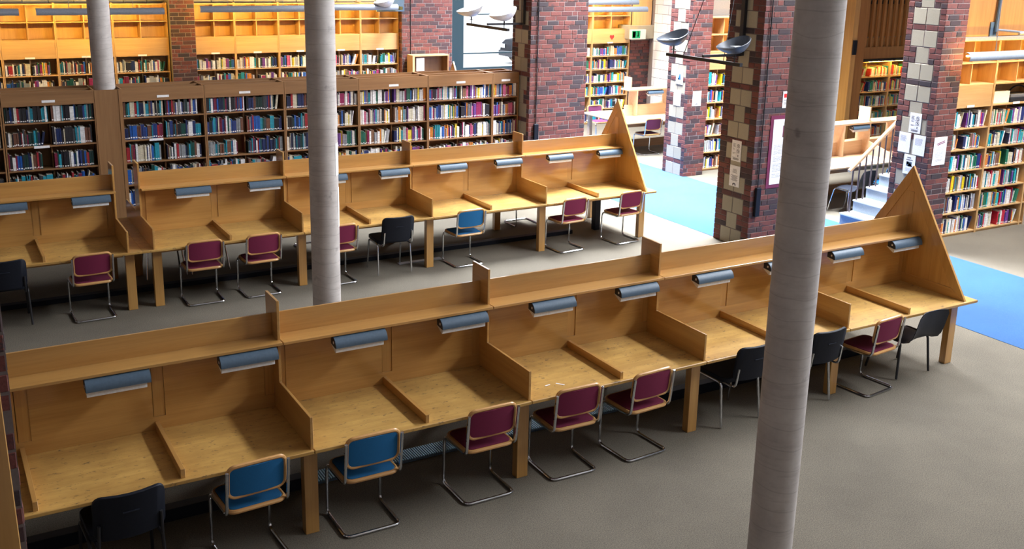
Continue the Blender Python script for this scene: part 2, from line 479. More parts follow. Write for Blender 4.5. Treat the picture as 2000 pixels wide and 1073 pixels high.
def finish(parent, joined):
    if not joined.v: return
    me = joined.mesh('brickwork', ['brickstuff', 'block'], fix=False)
    at = me.attributes.new('tint', 'FLOAT', 'FACE')
    at.data.foreach_set('value', [t if t is not None else 0.5 for t in joined.tint])
    tag(link('brickwork', me, parent), kind='stuff')
def pillar(label, x0, x1, y0, y1, zr_left, zr_front, blk, phase, mortar='mortar', ztop=10.0):
    t = thing('brick_pillar', label, 'pillar', (0, 0, 0), kind='structure')
    bx('mortar_core', mortar, t, x0 + 0.008, x1 - 0.008, y0 + 0.008, y1 - 0.008, 0, ztop)
    j = MB()
    quoin(Face((x0 + 0.008, y1, 0), 'x-'), t, y1 - y0, 0, 4.6, zr_left, j, blk, phase)
    courses(Face((x0, y0 + 0.008, 0), 'y-'), t, x1 - x0, 0, 4.6, zr_front, j)
    courses(Face((x1 - 0.008, y0, 0), 'x+'), t, y1 - y0, 0, 4.6, (9, 9), j)
    courses(Face((x1, y1 - 0.008, 0), 'y+'), t, x1 - x0, 0, 4.6, (9, 9), j)
    finish(t, j)
    return t
pillar('broad dark red brick pillar at the end of the long bookcase', 6.62, 7.80, 8.92, 9.55, (1.95, 3.7), (0.85, 3.6), 'block', 1)
pillar('dark brick pillar with stone quoins, notices and a black uplighter bracket', 7.73, 8.78, 4.46, 5.20, (0, 3.75), (0, 3.85), 'block', 0, 'mortardark')
pillar('sunlit brick pillar with white quoin blocks standing beside the exit doorway bay', 10.16, 10.66, 8.92, 9.57, (0, 3.4), (0, 3.4), 'blockwhite', 2)
pillar('sunlit brick pillar with white notices taped to it beside the stair', 10.16, 10.66, 3.39, 4.05, (0.2, 3.8), (0.2, 3.8), 'blockwhite', 3)

# back wall: brick section with the cupboard, pilaster between bookcases, cream block band above
wb = thing('wall_back', 'brick back wall with bookcases either side and a cream block band above', 'wall', kind='structure')
bx('mortar_core', 'mortar', wb, 6.86, 8.10, 14.86, 15.5, 0, 10)
bx('mortar_core', 'mortar', wb, 1.88, 2.36, 14.87, 15.5, 0, 10)
bx('plaster_panel', 'plaster', wb, -7, 1.88, 15.34, 15.5, 0, 3.05)
bx('plaster_panel', 'plaster', wb, 2.36, 6.86, 15.34, 15.5, 0, 3.05)
bx('wall_under_window', 'plaster', wb, 8.1, 10.7, 15.1, 15.4, 0, 1.50)
bx('wall_over_window', 'plaster', wb, 8.1, 10.7, 15.1, 15.4, 8.5, 10)
bx('plaster_panel', 'plaster', wb, 10.7, 19, 15.34, 15.5, 0, 4.6)
bx('plaster_panel', 'plaster', wb, 13.8, 19, 15.34, 15.5, 4.6, 10)
bx('plaster_panel', 'plaster', wb, 10.7, 13.8, 15.34, 15.5, 8.4, 10)
j = MB()
courses(Face((6.86, 14.86, 0), 'y-'), wb, 1.24, 0, 3.9, (1.1, 3.45), j)
courses(Face((6.86, 15.3, 0), 'x-'), wb, 0.44, 0, 3.9, (9, 9), j)
courses(Face((1.88, 14.87, 0), 'y-'), wb, 0.48, 0, 3.9, (1.3, 3.45), j)
finish(wb, j)
for x0, x1 in ((-7, 1.88), (2.36, 6.86)):
    for q in range(4):
        x = x0 - (0.225 if q % 2 else 0)
        while x < x1 - 0.05:
            a, b = max(x, x0), min(x + 0.45, x1)
            if b - a > 0.06:
                o = bx('wall_block', 'block', wb, a + 0.005, b - 0.005, 15.3, 15.5, 3.055 + q * 0.225, 3.27 + q * 0.225, 0.004)
            x += 0.45
for x0, x1 in ((-7, 1.88), (2.36, 6.86)): bx('plaster_panel', 'plaster', wb, x0, x1, 15.32, 15.5, 3.96, 10)

# tall back window
w1 = thing('window_1', 'tall bright window with a black frame in the back wall', 'window', kind='structure')
bx('jamb', 'jamb', w1, 8.1, 8.42, 14.9, 15.3, 1.50, 8.5, 0.004)
bx('jamb', 'jamb', w1, 10.5, 10.7, 14.9, 15.3, 1.50, 8.5, 0.004)
for z, h in ((1.50, 0.05), (1.86, 0.03), (2.76, 0.03), (5.2, 0.05), (8.4, 0.1)): bx('transom', 'jamb', w1, 8.42, 10.5, 15.05, 15.12, z, z + h)
for z0, z1 in ((1.55, 1.86), (1.89, 2.76), (2.79, 5.2), (5.25, 8.4)): bx('pane', 'glass', w1, 8.42, 10.5, 15.08, 15.088, z0, z1)
w2 = thing('window_2', 'high window above the bright side bay bookcases', 'window', kind='structure')
for x in (10.7, 12.2, 13.72): bx('jamb', 'jamb', w2, x, x + 0.08, 15.3, 15.45, 4.6, 8.4)
for z in (4.6, 8.32): bx('transom', 'jamb', w2, 10.78, 13.72, 15.3, 15.45, z, z + 0.08)
for x0, x1 in ((10.78, 12.2), (12.28, 13.72)): bx('pane', 'glass', w2, x0, x1, 15.37, 15.378, 4.68, 8.32)
struct('ground_outside', 'ground', [(-30, 60, 15.6, 90, -0.3, -0.1)], 'pale paving outside the window', 'ground')

# side bay behind the exit sign: brick pier, lintel, wood panel, white block wall
wx = thing('wall_exit', 'brick doorway pier under a pale lintel with an exit sign', 'wall', kind='structure')
bx('mortar_core', 'mortar', wx, 13.27, 13.86, 15.02, 15.4, 0, 2.12)
j = MB(); courses(Face((13.25, 15.012, 0), 'y-'), wx, 0.62, 0, 2.1, (0.4, 2.2), j); finish(wx, j)
bx('lintel', 'block', wx, 13.06, 13.95, 14.86, 15.4, 2.13, 2.47, 0.01)
bx('wood_panel', 'yz', wx, 13.26, 13.82, 14.93, 15.0, 2.47, 4.2)
wk = thing('wall_block', 'white block wall returning from the exit doorway', 'wall', kind='structure')
bx('mortar_core', 'mortar', wk, 13.868, 14.1, 9.8, 15.2, 0, 4.2)
for q in range(16):
    y = 9.8 - (0.225 if q % 2 else 0)
    while y < 14.85:
        a, b = max(y, 9.8), min(y + 0.45, 14.85)
        if b - a > 0.06: bx('wall_block', 'blockwhite', wk, 13.86, 13.95, a + 0.005, b - 0.005, q * 0.23 + 0.005, q * 0.23 + 0.225, 0.004)
        y += 0.45
struct('ceiling_bay', 'plaster', [(10.75, 19, -9.5, 9.72, 6.7, 6.85)], 'low plaster ceiling of the side bays', 'ceiling')
struct('wall_clerestory', 'plaster', [(10.75, 10.9, -9.5, 9.72, 6.85, 10)], 'high wall carrying the clerestory over the side bays', 'wall')
struct('wall_bay', 'plaster', [(10.68, 19, 9.58, 9.72, 0, 10)], 'plain wall behind the side bay bookcases', 'wall')
struct('wall_side', 'plaster', [(10.7, 13.6, 3.94, 4.06, 0, 6.7)], 'plain wall behind the nearest right bookcases', 'wall')
struct('trim_1', 'wpanel', [(10.68, 11.74, 3.70, 3.90, 3.09, 6.7), (11.75, 14, 3.72, 3.90, 3.09, 6.7)], 'brown timber panelling above the right-hand bookcases', 'panelling')
struct('wall_end', 'blockwhite', [(13.0, 13.5, 3.5, 4.2, 0, 6.7)], 'white block pier closing the end of the right-hand bookcases', 'wall')
struct('trim_2', 'steel', [(10.66, 13.4, 3.50, 3.56, 3.05, 3.10)], 'slim grey rail along the top of the right-hand bookcases', 'rail')

# ------------------------------------------------------------------ round concrete columns
for label, x, y in (('thick pale concrete column standing nearest, in front of the front desk row', 2.2, -1.80), ('pale concrete column between the two desk rows', 1.022, 3.74), ('pale concrete column rising out of the long bookcase', -0.212, 9.553)):
    tag(MB().lathe([(0.15, 0), (0.15, 10.0)], x, y, 64).obj('concrete_column', 'concrete', smooth=True), label, 'column', kind='structure')

# ------------------------------------------------------------------ carrel desks
T, YC, LEN, TH = 0.74, 0.85, 1.7731, 0.021
D1, SF, PN, QS, ZS, ZU, ZF, HD, HL = 0.023, 0.712, 0.838, 0.645, 1.320, 1.493, 1.624, 0.245, 0.065
def mir(y): return 2 * YC - y
def fin_poly():
    L = [(D1, T), (D1, T + HD), (SF, T + HD), (SF, ZF)]
    return L + [(mir(a), b) for a, b in reversed(L)]
def divider(parent, x1):  # right face at x1
    MB().prism(fin_poly(), 'x', x1 - TH, x1).obj('tall_divider', 'oy', parent, bevel=0.002)
def desk(label, x0, W, seats, y0, left='none', right='fin', ovl=0.0, ovr=0.0):
    """double sided run of study places: W long, seats on each side"""
    t = thing('carrel_desk', label, 'desk', (x0, y0, 0), group='carrel desks in rows')
    g = 0.0025
    bx('tabletop', 'top', t, -ovl + g, W + ovr - g, 0, 2 * YC, T - 0.028, T, 0.004)
    a = TH if left == 'fin' else 0.0
    b = W - TH
    sw = W / seats
    for s in (1, -1):
        f = (lambda y: y) if s == 1 else mir
        pan = []
        bx('bottom_rail', 'ox', t, a, b, f(PN), f(PN + 0.012), T + 0.001, T + 0.10)
        edges = [a] + [W - sw * (seats - i) for i in range(1, seats)] + [b]
        st = []
        for i, e in enumerate(edges):
            lo, hi = (e, e + 0.07) if i == 0 else ((e - 0.07, e) if i == len(edges) - 1 else (e - 0.02, e + 0.06))
            st.append((lo, hi))
            bx('stile', 'oz', t, lo, hi, f(PN + 0.008), f(PN + 0.012), T + 0.10, ZS - 0.022)
        for (l0, h0), (l1, h1) in zip(st, st[1:]):
            bx('back_panel', 'ox', t, h0 + 0.001, l1 - 0.005, f(PN), f(PN + 0.012), T + 0.10, ZS - 0.022)
        bx('shelf', 'ox', t, (a if left == 'fin' else 0) + g, W - g, f(QS), f(YC - 0.006), ZS - 0.022, ZS, 0.002)
        for i in range(1, seats):
            x = W - sw * (seats - i)
            bx('low_divider', 'oy', t, x - 0.018, x + 0.012, f(0.031), f(PN), T, T + HL, 0.002)
        bx('apron', 'ox', t, 0.05, W - 0.05, f(0.19), f(0.21), T - 0.095, T - 0.028)
        legs = [W - 0.0302] if right == 'fin' else [W - 0.0302]
        if left != 'none': legs.append(-0.07 + 0.03 if left == 'open' else 0.01)
        for x in legs:
            bx('leg', 'oz', t, x, x + 0.1024, f(0.159), f(0.235), 0, T - 0.028, 0.003)
    bx('spine', 'ox', t, a, b, PN + 0.012, mir(PN + 0.012), T, ZS - 0.022)
    bx('upstand', 'ox', t, a, b, YC - 0.006, YC + 0.010, ZS - 0.022, ZU, 0.002)
    if left == 'fin': divider(t, TH)
    if right == 'fin': divider(t, W)
    else:
        ay, az = YC, 2.03
        yb = D1
        # framed triangular end panel
        def off(d):  # inset triangle
            sl = math.atan2(az - T, ay - yb)
            return [(yb + d / math.sin(sl) + d / math.tan(sl) * 1.0, T + d), (mir(yb + d / math.sin(sl) + d / math.tan(sl)), T + d), (ay, az - d / math.cos(sl))]
        o3, i3 = [(yb, T), (mir(yb), T), (ay, az)], off(0.10)
        MB().prism([o3[0], o3[1], i3[1], i3[0]], 'x', W - 0.03, W).obj('end_rail', 'oy', t, bevel=0.002)
        MB().prism([o3[0], i3[0], i3[2], o3[2]], 'x', W - 0.03, W).obj('raking_rail', 'oz', t, bevel=0.002)
        MB().prism([o3[1], o3[2], i3[2], i3[1]], 'x', W - 0.03, W).obj('raking_rail', 'oz', t, bevel=0.002)
        MB().prism(i3, 'x', W - 0.022, W - 0.008).obj('end_panel', 'oz', t)
        bx('centre_stile', 'oz', t, W - 0.026, W - 0.022, ay - 0.05, ay + 0.05, T + 0.1, az - 0.28)
    return t
X0 = -0.4196
XA = [X0 + k * LEN for k in range(5)]
YB = 5.5445
XB = [X0 + 3.5861 + (k - 2) * LEN for k in range(5)]
desk('wide oak carrel desk of the front row, cut off by the near brick pillar', X0 - 2.66, 2.66, 3, 0)
desk('oak carrel desk in the front row with one blue and one maroon chair', XA[0], LEN, 2, 0)
desk('oak carrel desk in the front row with two maroon chairs side by side', XA[1], LEN, 2, 0)
desk('oak carrel desk in the front row partly hidden by the nearest concrete column', XA[2], LEN, 2, 0)
desk('oak carrel desk ending the front row with a triangular panel by the blue carpet', XA[3], LEN - 0.04, 2, 0, 'none', 'tri', 0, 0.161)
desk('wide oak carrel desk of the second row, beyond the gap in that row', XB[0] - 0.2854 - 2.66, 2.66, 3, YB, ovr=0.14)
desk('oak carrel desk of the second row starting at the gap, two maroon chairs', XB[0] - TH, LEN + TH, 2, YB, 'fin', 'fin', 0.13)
desk('oak carrel desk of the second row behind the middle concrete column', XB[1], LEN, 2, YB)
desk('oak carrel desk of the second row with a single blue chair', XB[2], LEN, 2, YB)
desk('oak carrel desk ending the second row with a triangular panel by the blue carpet', XB[3], LEN, 2, YB, 'none', 'tri', 0, 0.161)
desk('oak desk of a third row, only its triangular tip showing over the long bookcase', XB[3] + 0.1, LEN, 2, 11.35, 'open', 'tri', 0, 0.161)

# ------------------------------------------------------------------ reading lamps under the desk shelves
def lamp_parts(t):
    prof = [(0.085, 0.050)]
    for j in range(9):
        a = PI / 2 + PI / 2 * j / 8 * 1.05
        prof.append((0.055 + 0.075 * math.cos(a), -0.025 + 0.072 * math.sin(a)))
    prof += [(-0.010, -0.034), (0.085, -0.022)]
    MB().prism(prof, 'x', -0.21, 0.21).obj('hood', 'lampblue', t, smooth=True)
    pe = [(0.06 + (y - 0.06) * 0.93, 0.008 + (z - 0.008) * 0.93) for y, z in prof]
    for x in (-0.2125, 0.21): MB().prism(pe, 'x', x, x + 0.0025).obj('end_cap', 'lampdark', t)
    MB().box(-0.2150, -0.2125, 0.018, 0.034, -0.004, 0.014).obj('switch', 'white', t)
    MB().prism([(0.0, -0.035), (0.10, -0.022), (0.10, -0.028), (0.012, -0.076), (0.0, -0.070)], 'x', -0.205, 0.185).obj('diffuser', 'diffuser', t)
lamp0 = None
def lamp(label, x, y0, z=1.247):
    global lamp0
    if lamp0 is None:
        t = thing('reading_lamp', label, 'lamp', (x, y0 + 0.615, z), group='reading lamps under the desk shelves'); lamp_parts(t); lamp0 = t
    else:
        t = copy_tree(lamp0); t.location = (x, y0 + 0.615, z); tag(t, label)
    return t
def two(x0): return x0 + 0.60, x0 + 1.495
A = 'blue-grey reading lamp, front row, '
for l, x in ((A + 'above the black chair half under the desk', -1.58), (A + 'above the first blue chair', -0.68),
             (A + 'above the blue chair next to a table leg', two(XA[0])[0]), (A + 'above the lone maroon chair of its desk', two(XA[0])[1]),
             (A + 'first of two above paired maroon chairs', two(XA[1])[0] - .02), (A + 'second of two above paired maroon chairs', two(XA[1])[1] - .02),
             (A + 'over the black chair beside the column', two(XA[2])[0] - .02), (A + 'mostly hidden behind the thick column', two(XA[2])[1] - .02),
             (A + 'one seat before the triangular end', two(XA[3])[0] - .03), (A + 'touching the triangular end panel', two(XA[3])[1] - .03)):
    lamp(l, x, 0)
B = 'blue-grey reading lamp, second row, '
for l, x in ((B + 'over the dark chair at the picture edge', XB[0] - .2854 - 1.17), (B + 'just before the gap in the desks', XB[0] - .2854 - 0.28),
             (B + 'just after the gap in the desks', two(XB[0])[0]), (B + 'over the second maroon chair after the gap', two(XB[0])[1]),
             (B + 'half hidden by the middle column', two(XB[1])[0]), (B + 'over the padded black chair', two(XB[1])[1]),
             (B + 'over the blue chair beside a pasted label', two(XB[2])[0]), (B + 'over the empty place after the blue chair', two(XB[2])[1]),
             (B + 'next to last before the triangular end', two(XB[3])[0]), (B + 'tucked against the triangular end panel', two(XB[3])[1])):
    lamp(l, x, YB)
tag(MB().box(3.62, 3.70, 6.374, 6.3805, 1.13, 1.27).obj('paper_label', 'inklight'), 'worn paper label stuck to a desk back panel in the second row', 'label')

# things under the desks
tag(bx('cable_trunking', 'black', None, -3.0, -0.22, 0.80, 0.90, 0, 0.10, 0.004), 'black cable trunking on the floor under the start of the front row', 'trunking')
tag(bx('cable_trunking', 'black', None, 2.9, 6.4, 0.76, 0.86, 0, 0.10, 0.004), 'black cable trunking on the floor under the far end of the front row', 'trunking')
tag(bx('cable_trunking', 'black', None, -3.0, 5.9, 6.32, 6.42, 0, 0.06, 0.004), 'long black cable trunking on the floor under the second row', 'trunking')
tag(bx('support_post', 'black', None, 6.32, 6.42, 6.34, 6.44, 0, 0.71, 0.004), 'black square post under the end of the second row', 'post')
gr = thing('floor_grille', 'ventilation grille coloured with reflected blue sky in the floor under the front row', 'grille', (0, 0, 0))
bx('frame', 'lampblue', gr, -0.22, 2.88, 0.82, 1.02, 0, 0.012)
mb = MB(); x = -0.20
while x < 2.86: mb.box(x, x + 0.011, 0.835, 1.005, 0.012, 0.022); x += 0.021
tag(mb.obj('bars', 'grille', gr), kind='stuff')
tag(MB().box(2.86, 3.5, 5.98, 6.06, 0, 0.012).obj('cable_cover', 'steel'), 'flat grey metal cable cover on the floor under the second row', 'cable cover')
# ------------------------------------------------------------------ chairs
def pad_xz(w, h, r, y0, y1, curve=0.0, n=4):
    """rounded panel standing in x-z, bent so that its sides come forward"""
    pts = rrect(w, h, r, n); k = len(pts); mb = MB()
    cy = lambda x: curve * (x / (w / 2)) ** 2
    cols = 6
    v = []
    for y in (y0, y1): v += [(x, y + cy(x), z) for x, z in pts]
    # split into vertical strips so the bend shows
    mb2 = MB()
    xs = sorted(set(round(p[0], 5) for p in pts) | {w * (i / cols - 0.5) for i in range(cols + 1)})
    def span(x):
        ax = abs(x)
        if ax <= w / 2 - r: return h / 2
        d = ax - (w / 2 - r); return h / 2 - r + math.sqrt(max(0, r * r - d * d))
    row = []
    for x in xs:
        s = max(span(x), 0.004); row.append([(x, y0 + cy(x), s), (x, y1 + cy(x), s), (x, y1 + cy(x), -s), (x, y0 + cy(x), -s)])
    vs = [p for q in row for p in q]; fs = []
    for i in range(len(row) - 1):
        a, b = i * 4, i * 4 + 4
        for j in range(4): fs.append((a + j, b + j, b + (j + 1) % 4, a + (j + 1) % 4))
    fs.append((0, 1, 2, 3)); e = (len(row) - 1) * 4; fs.append((e + 3, e + 2, e + 1, e))
    return MB().add(vs, fs)
def place(mb, M4): mb.v = [tuple(M4 @ Vector(p)) for p in mb.v]; return mb
def rim_path(w, h, r, curve, n=5): return [(x, curve * (x / (w / 2)) ** 2, z) for x, z in rrect(w, h, r, n)]
def densify(p, k=3):
    out = []
    for i in range(len(p)):
        a, b = Vector(p[i]), Vector(p[(i + 1) % len(p)])
        m = k if (b - a).length > 0.1 else 1
        out += [a.lerp(b, j / m) for j in range(m)]
    return out
def cantilever(label, fab):
    t = thing('cantilever_chair', label, 'chair')
    hw = 0.213
    side = [(-.02, .745), (0.0, .47), (0.03, .425), (0.375, .425), (0.40, .05), (0.36, .0135), (0.0, .0135)]
    R_ = [Vector((hw, y, z)) for y, z in [(-.035, .765), (.005, .432), (.385, .425), (.400, .0135), (0.0, .0135)]]
    L_ = [Vector((-p.x, p.y, p.z)) for p in R_]
    path = fillet(R_ + list(reversed(L_)), 0.055, 5)
    MB().tube(path, 0.0125, 8).obj('frame', 'chrome', t, smooth=True)
    for s in (1, -1):
        for z in (0.70, 0.56):
            yy = -.035 + (0.765 - z) * 0.12
            MB().box(s * (hw + 0.011), s * (hw + 0.0145), yy - 0.004, yy + 0.004, z - 0.004, z + 0.004).obj('screw', 'black', t)
    # back: bent wooden rim with an upholstered pad
    tilt = Matrix.Translation((0, -0.014, 0.671)) @ Matrix.Rotation(0.11, 4, 'X')
    rp = densify(rim_path(0.395, 0.235, 0.05, 0.02))
    place(MB().tube(rp, 0.0155, 8, closed=True), tilt).obj('back_rim', 'chairwood', t, smooth=True)
    place(pad_xz(0.375, 0.215, 0.04, -0.010, 0.012, 0.018), tilt).obj('back_pad', fab, t, smooth=True)
    # seat
    flat = Matrix.Translation((0, 0.195, 0.445)) @ Matrix.Rotation(PI / 2, 4, 'X')
    rp = densify([(x, 0, z) for x, z in rrect(0.40, 0.375, 0.06)])
    place(MB().tube(rp, 0.0165, 8, closed=True), flat).obj('seat_rim', 'chairwood', t, smooth=True)
    place(pad_xz(0.38, 0.355, 0.05, -0.016, 0.018, 0.0), Matrix.Translation((0, 0.195, 0.447)) @ Matrix.Rotation(PI / 2, 4, 'X')).obj('seat_pad', fab, t, smooth=True, bevel=0.004)
    return t
def shell_sheet(w_s, w_b, deep=0.03, th=0.006):
    """one-piece moulded seat and back"""
    prof = [(0.43, 0.425), (0.40, 0.440), (0.30, 0.438), (0.18, 0.428), (0.10, 0.432), (0.045, 0.455), (0.015, 0.50), (-0.005, 0.56), (-0.025, 0.64), (-0.045, 0.72), (-0.052, 0.765)]
    n = len(prof); cols = 10; v = []
    for side in (0, 1):
        for i, (y, z) in enumerate(prof):
            t = i / (n - 1)
            w = w_s + (w_b - w_s) * t
            if i in (0, n - 1): w *= 0.86
            a = Vector((0, 0)); p0 = prof[max(i - 1, 0)]; p1 = prof[min(i + 1, n - 1)]
            d = Vector((p1[0] - p0[0], p1[1] - p0[1])).normalized(); nr = Vector((d.y, -d.x)) * -1
            for j in range(cols + 1):
                s = j / cols * 2 - 1
                up = deep * abs(s) ** 3
                q = Vector((y, z)) - nr * (up + (0 if side else th)) * -1
                v.append((s * w / 2, q.x, q.y))
    N = n * (cols + 1); f = []
    for i in range(n - 1):
        for j in range(cols):
            a = i * (cols + 1) + j
            f.append((a, a + 1, a + cols + 2, a + cols + 1)); b = a + N
            f.append((b + cols + 1, b + cols + 2, b + 1, b))
    def strip(idx):
        for a, b in zip(idx, idx[1:]): f.append((a, b, b + N, a + N))
    strip([j for j in range(cols + 1)]); strip([(n - 1) * (cols + 1) + j for j in range(cols, -1, -1)])
    strip([i * (cols + 1) for i in range(n - 1, -1, -1)]); strip([i * (cols + 1) + cols for i in range(n)])
    return MB().add(v, f)
def shell_chair(label, plastic, metal):
    t = thing('shell_chair', label, 'chair')
    place(shell_sheet(0.44, 0.43), Matrix.Translation((0, -0.10, 0))).obj('seat_shell', plastic, t, smooth=True)
    for s in (1, -1):
        MB().tube(fillet([(s * .245, .0, .012), (s * .205, .03, .415), (s * .205, .32, .415), (s * .245, .40, .012)], 0.05, 5), 0.0125, 8).obj('leg', metal, t, smooth=True)
    for y in (0.08, 0.24): MB().tube([(-.205, y, .412), (.205, y, .412)], 0.010, 8).obj('crossbar', metal, t, smooth=True)
    return t
def stacking_chair(label, metal, cat_back='black'):
    t = thing('stacking_chair', label, 'chair')
    tilt = Matrix.Translation((0, -0.150, 0.655)) @ Matrix.Rotation(0.16, 4, 'X')
    place(pad_xz(0.44, 0.33, 0.06, -0.012, 0.014, 0.045), tilt).obj('backrest', cat_back, t, smooth=True, bevel=0.003)
    place(MB().box(-0.05, 0.05, -0.017, -0.010, 0.035, 0.043), tilt).obj('handle_slot', 'charcoal', t)
    place(pad_xz(0.45, 0.43, 0.07, -0.022, 0.022, 0.0), Matrix.Translation((0, 0.215, 0.455)) @ Matrix.Rotation(PI / 2, 4, 'X')).obj('seat', cat_back, t, smooth=True, bevel=0.006)
    for s in (1, -1):
        MB().tube(fillet([(s * .235, .0, .012), (s * .225, .05, .425), (s * .225, .36, .425), (s * .235, .42, .012)], 0.045, 5), 0.0125, 8).obj('leg', metal, t, smooth=True)
        MB().tube(fillet([(s * .195, .12, .425), (s * .195, -0.10, .430), (s * .19, -0.128, .62)], 0.05, 5), 0.011, 8).obj('back_support', metal, t, smooth=True)
    for y in (0.09, 0.33): MB().tube([(-.225, y, .422), (.225, y, .422)], 0.010, 8).obj('crossbar', metal, t, smooth=True)
    return t
protos = {}
def chair(kind, label, x, y, rz=0.0, group='chairs along the desk rows'):
    if kind not in protos:
        if kind in ('maroon', 'blue', 'purple'): t = cantilever(label, 'f' + kind)
        elif kind == 'shell': t = shell_chair(label, 'charcoal', 'blackmetal')
        elif kind == 'shellchrome': t = shell_chair(label, 'charcoal', 'chrome')
        elif kind == 'shellblue': t = shell_chair(label, 'fblue', 'blackmetal')
        elif kind == 'stack': t = stacking_chair(label, 'chrome')
        else: t = stacking_chair(label, 'blackmetal')
        protos[kind] = t
    else:
        t = copy_tree(protos[kind]); tag(t, label)
    t['group'] = group
    t.location = (x, y, 0); t.rotation_euler = (0, 0, rz)
    return t
Y0 = -0.035
chair('stackblack', 'dark stacking chair cropped by the picture bottom, front row, before the first blue chair', -1.68, 0.02, 0.05)
chair('blue', 'blue cantilever chair with feet cut off by the picture edge, front row', -0.845, -0.045, 0.06)
chair('blue', 'blue cantilever chair in front of the floor grille, front row', 0.0, Y0, 0.0)
chair('maroon', 'maroon cantilever chair with legs fully seen, first maroon of the front row', 0.975, Y0, 0.0)
chair('maroon', 'maroon cantilever chair of a close pair, the one touching a table leg', 1.765, -0.03, -0.02)
chair('maroon', 'maroon cantilever chair of a close pair, the one nearer the thick column', 2.50, -0.04, 0.06)
chair('stack', 'black stacking chair with chrome legs, front row, just before the thick column', 3.66, 0.09, 0.02)
chair('stack', 'black stacking chair with chrome leg, front row, half behind the thick column', 4.54, 0.06, 0.02)
chair('maroon', 'dark maroon cantilever chair, front row, beside the grey shell chair', 5.37, -0.05, 0.10)
chair('shell', 'dark grey one-piece shell chair with black legs at the front row end', 6.02, 0.10, 0.0)
chair('stackblack', 'dark chair in deep shadow at the picture edge, second row', -1.96, YB + 0.12, 0.0)
chair('maroon', 'maroon cantilever chair just before the gap in the second row', -1.075, YB - 0.035, 0.03)
chair('maroon', 'maroon cantilever chair just after the gap in the second row', 0.165, YB - 0.03, 0.0)
chair('maroon', 'maroon cantilever chair of the second row, second after the gap', 0.865, YB - 0.035, 0.03)
chair('maroon', 'maroon cantilever chair half hidden by the middle concrete column', 1.86, YB - 0.035, 0.04)
chair('stack', 'padded black stacking chair with chrome legs beside the middle column', 2.64, YB + 0.08, -0.03)
chair('blue', 'blue cantilever chair alone at its second row desk', 3.70, YB - 0.035, 0.03)
chair('maroon', 'maroon cantilever chair next to last before the second row end', 5.36, YB - 0.06, 0.07)
chair('maroon', 'maroon cantilever chair at the triangular end of the second row', 6.36, YB - 0.045, 0.08)
g2 = 'chairs on the far side of the second row'
chair('maroon', 'chair on the far side, only its floor tube showing past the blue chair', 5.50, YB + 1.85, PI, g2)
chair('maroon', 'chair on the far side of the second row, tube showing beside the middle column', 2.1, YB + 2.0, PI + 0.05, g2)
chair('shellchrome', 'black shell chair pushed in from the far side, seen through the desk gap', -0.04, YB + 1.61, PI, g2)
chair('shellchrome', 'black shell chair pushed in from the far side behind a maroon chair', 0.50, YB + 1.61, PI + 0.05, g2)
g3 = 'chairs in the side bays'
chair('purple', 'purple cantilever chair turned sideways at the bright side bay desk', 11.0, 11.0, -0.02, g3)
chair('purple', 'purple chair mostly hidden at the far end of the bright side bay desk', 10.95, 13.15, PI, g3)
chair('shellchrome', 'black shell chair with chrome legs pulled up by the stair rail', 10.98, 5.32, 0.15, g3)
chair('shellblue', 'dark blue shell chair behind the stair balusters', 11.85, 5.40, -0.25, g3)
# ------------------------------------------------------------------ bookcases
PITCH = 0.333
def bz(k): return 0.05 + PITCH * k
def bookcase(label, x0, x1, y, depth, rows, mat, mid=0, panel=None, header=False, strip=(), grp='bookcases', cub_mid=(), open_top=False, ends=(True, True)):
    """front at y facing -y; rows = number of boards above the plinth; mid rows get a thin central partition"""
    t = thing('bookcase', label, 'bookcase', (x0, y, 0), group=grp)
    X, Z = M['sx'] if mat == 's' else M['yx'], M['sz'] if mat == 's' else M['yz']
    w = x1 - x0; top = bz(rows)
    H = top + (0.09 if header else 0.02)
    bx('side_panel', Z, t, 0, 0.018, 0, depth, 0, H)
    bx('side_panel', Z, t, w - 0.018, w, 0, depth, 0, H)
    bx('back_panel', Z, t, 0.018, w - 0.018, depth - 0.012, depth, 0.05, top)
    bx('plinth', X, t, 0.018, w - 0.018, 0.02, 0.04, 0, bz(0) - 0.02)
    for k in range(rows + 1):
        bx('shelf_board', X, t, 0.018, w - 0.018, 0.006, depth - 0.012, bz(k) - 0.02, bz(k))
    for k in mid:
        d = depth * (0.86 if k in cub_mid else 0.55)
        bx('partition', Z, t, w / 2 - 0.009, w / 2 + 0.009, depth - 0.012 - d, depth - 0.012, bz(k), bz(k + 1) - 0.02)
    if panel is not None: bx('cover_panel', X, t, 0.018, w - 0.018, 0.008, 0.024, bz(panel), bz(panel + 1) - 0.02)
    if header: bx('header', X, t, 0.018, w - 0.018, 0.0, 0.018, top - 0.10, H)
    for u, z in strip: bx('label_strip', 'paper', t, u, u + 0.17, -0.004, 0.0, z, z + 0.035)
    return t
BK = []   # (x, y, z, h, th, dp, lean, colour, name, place)
RK = random.Random(11)
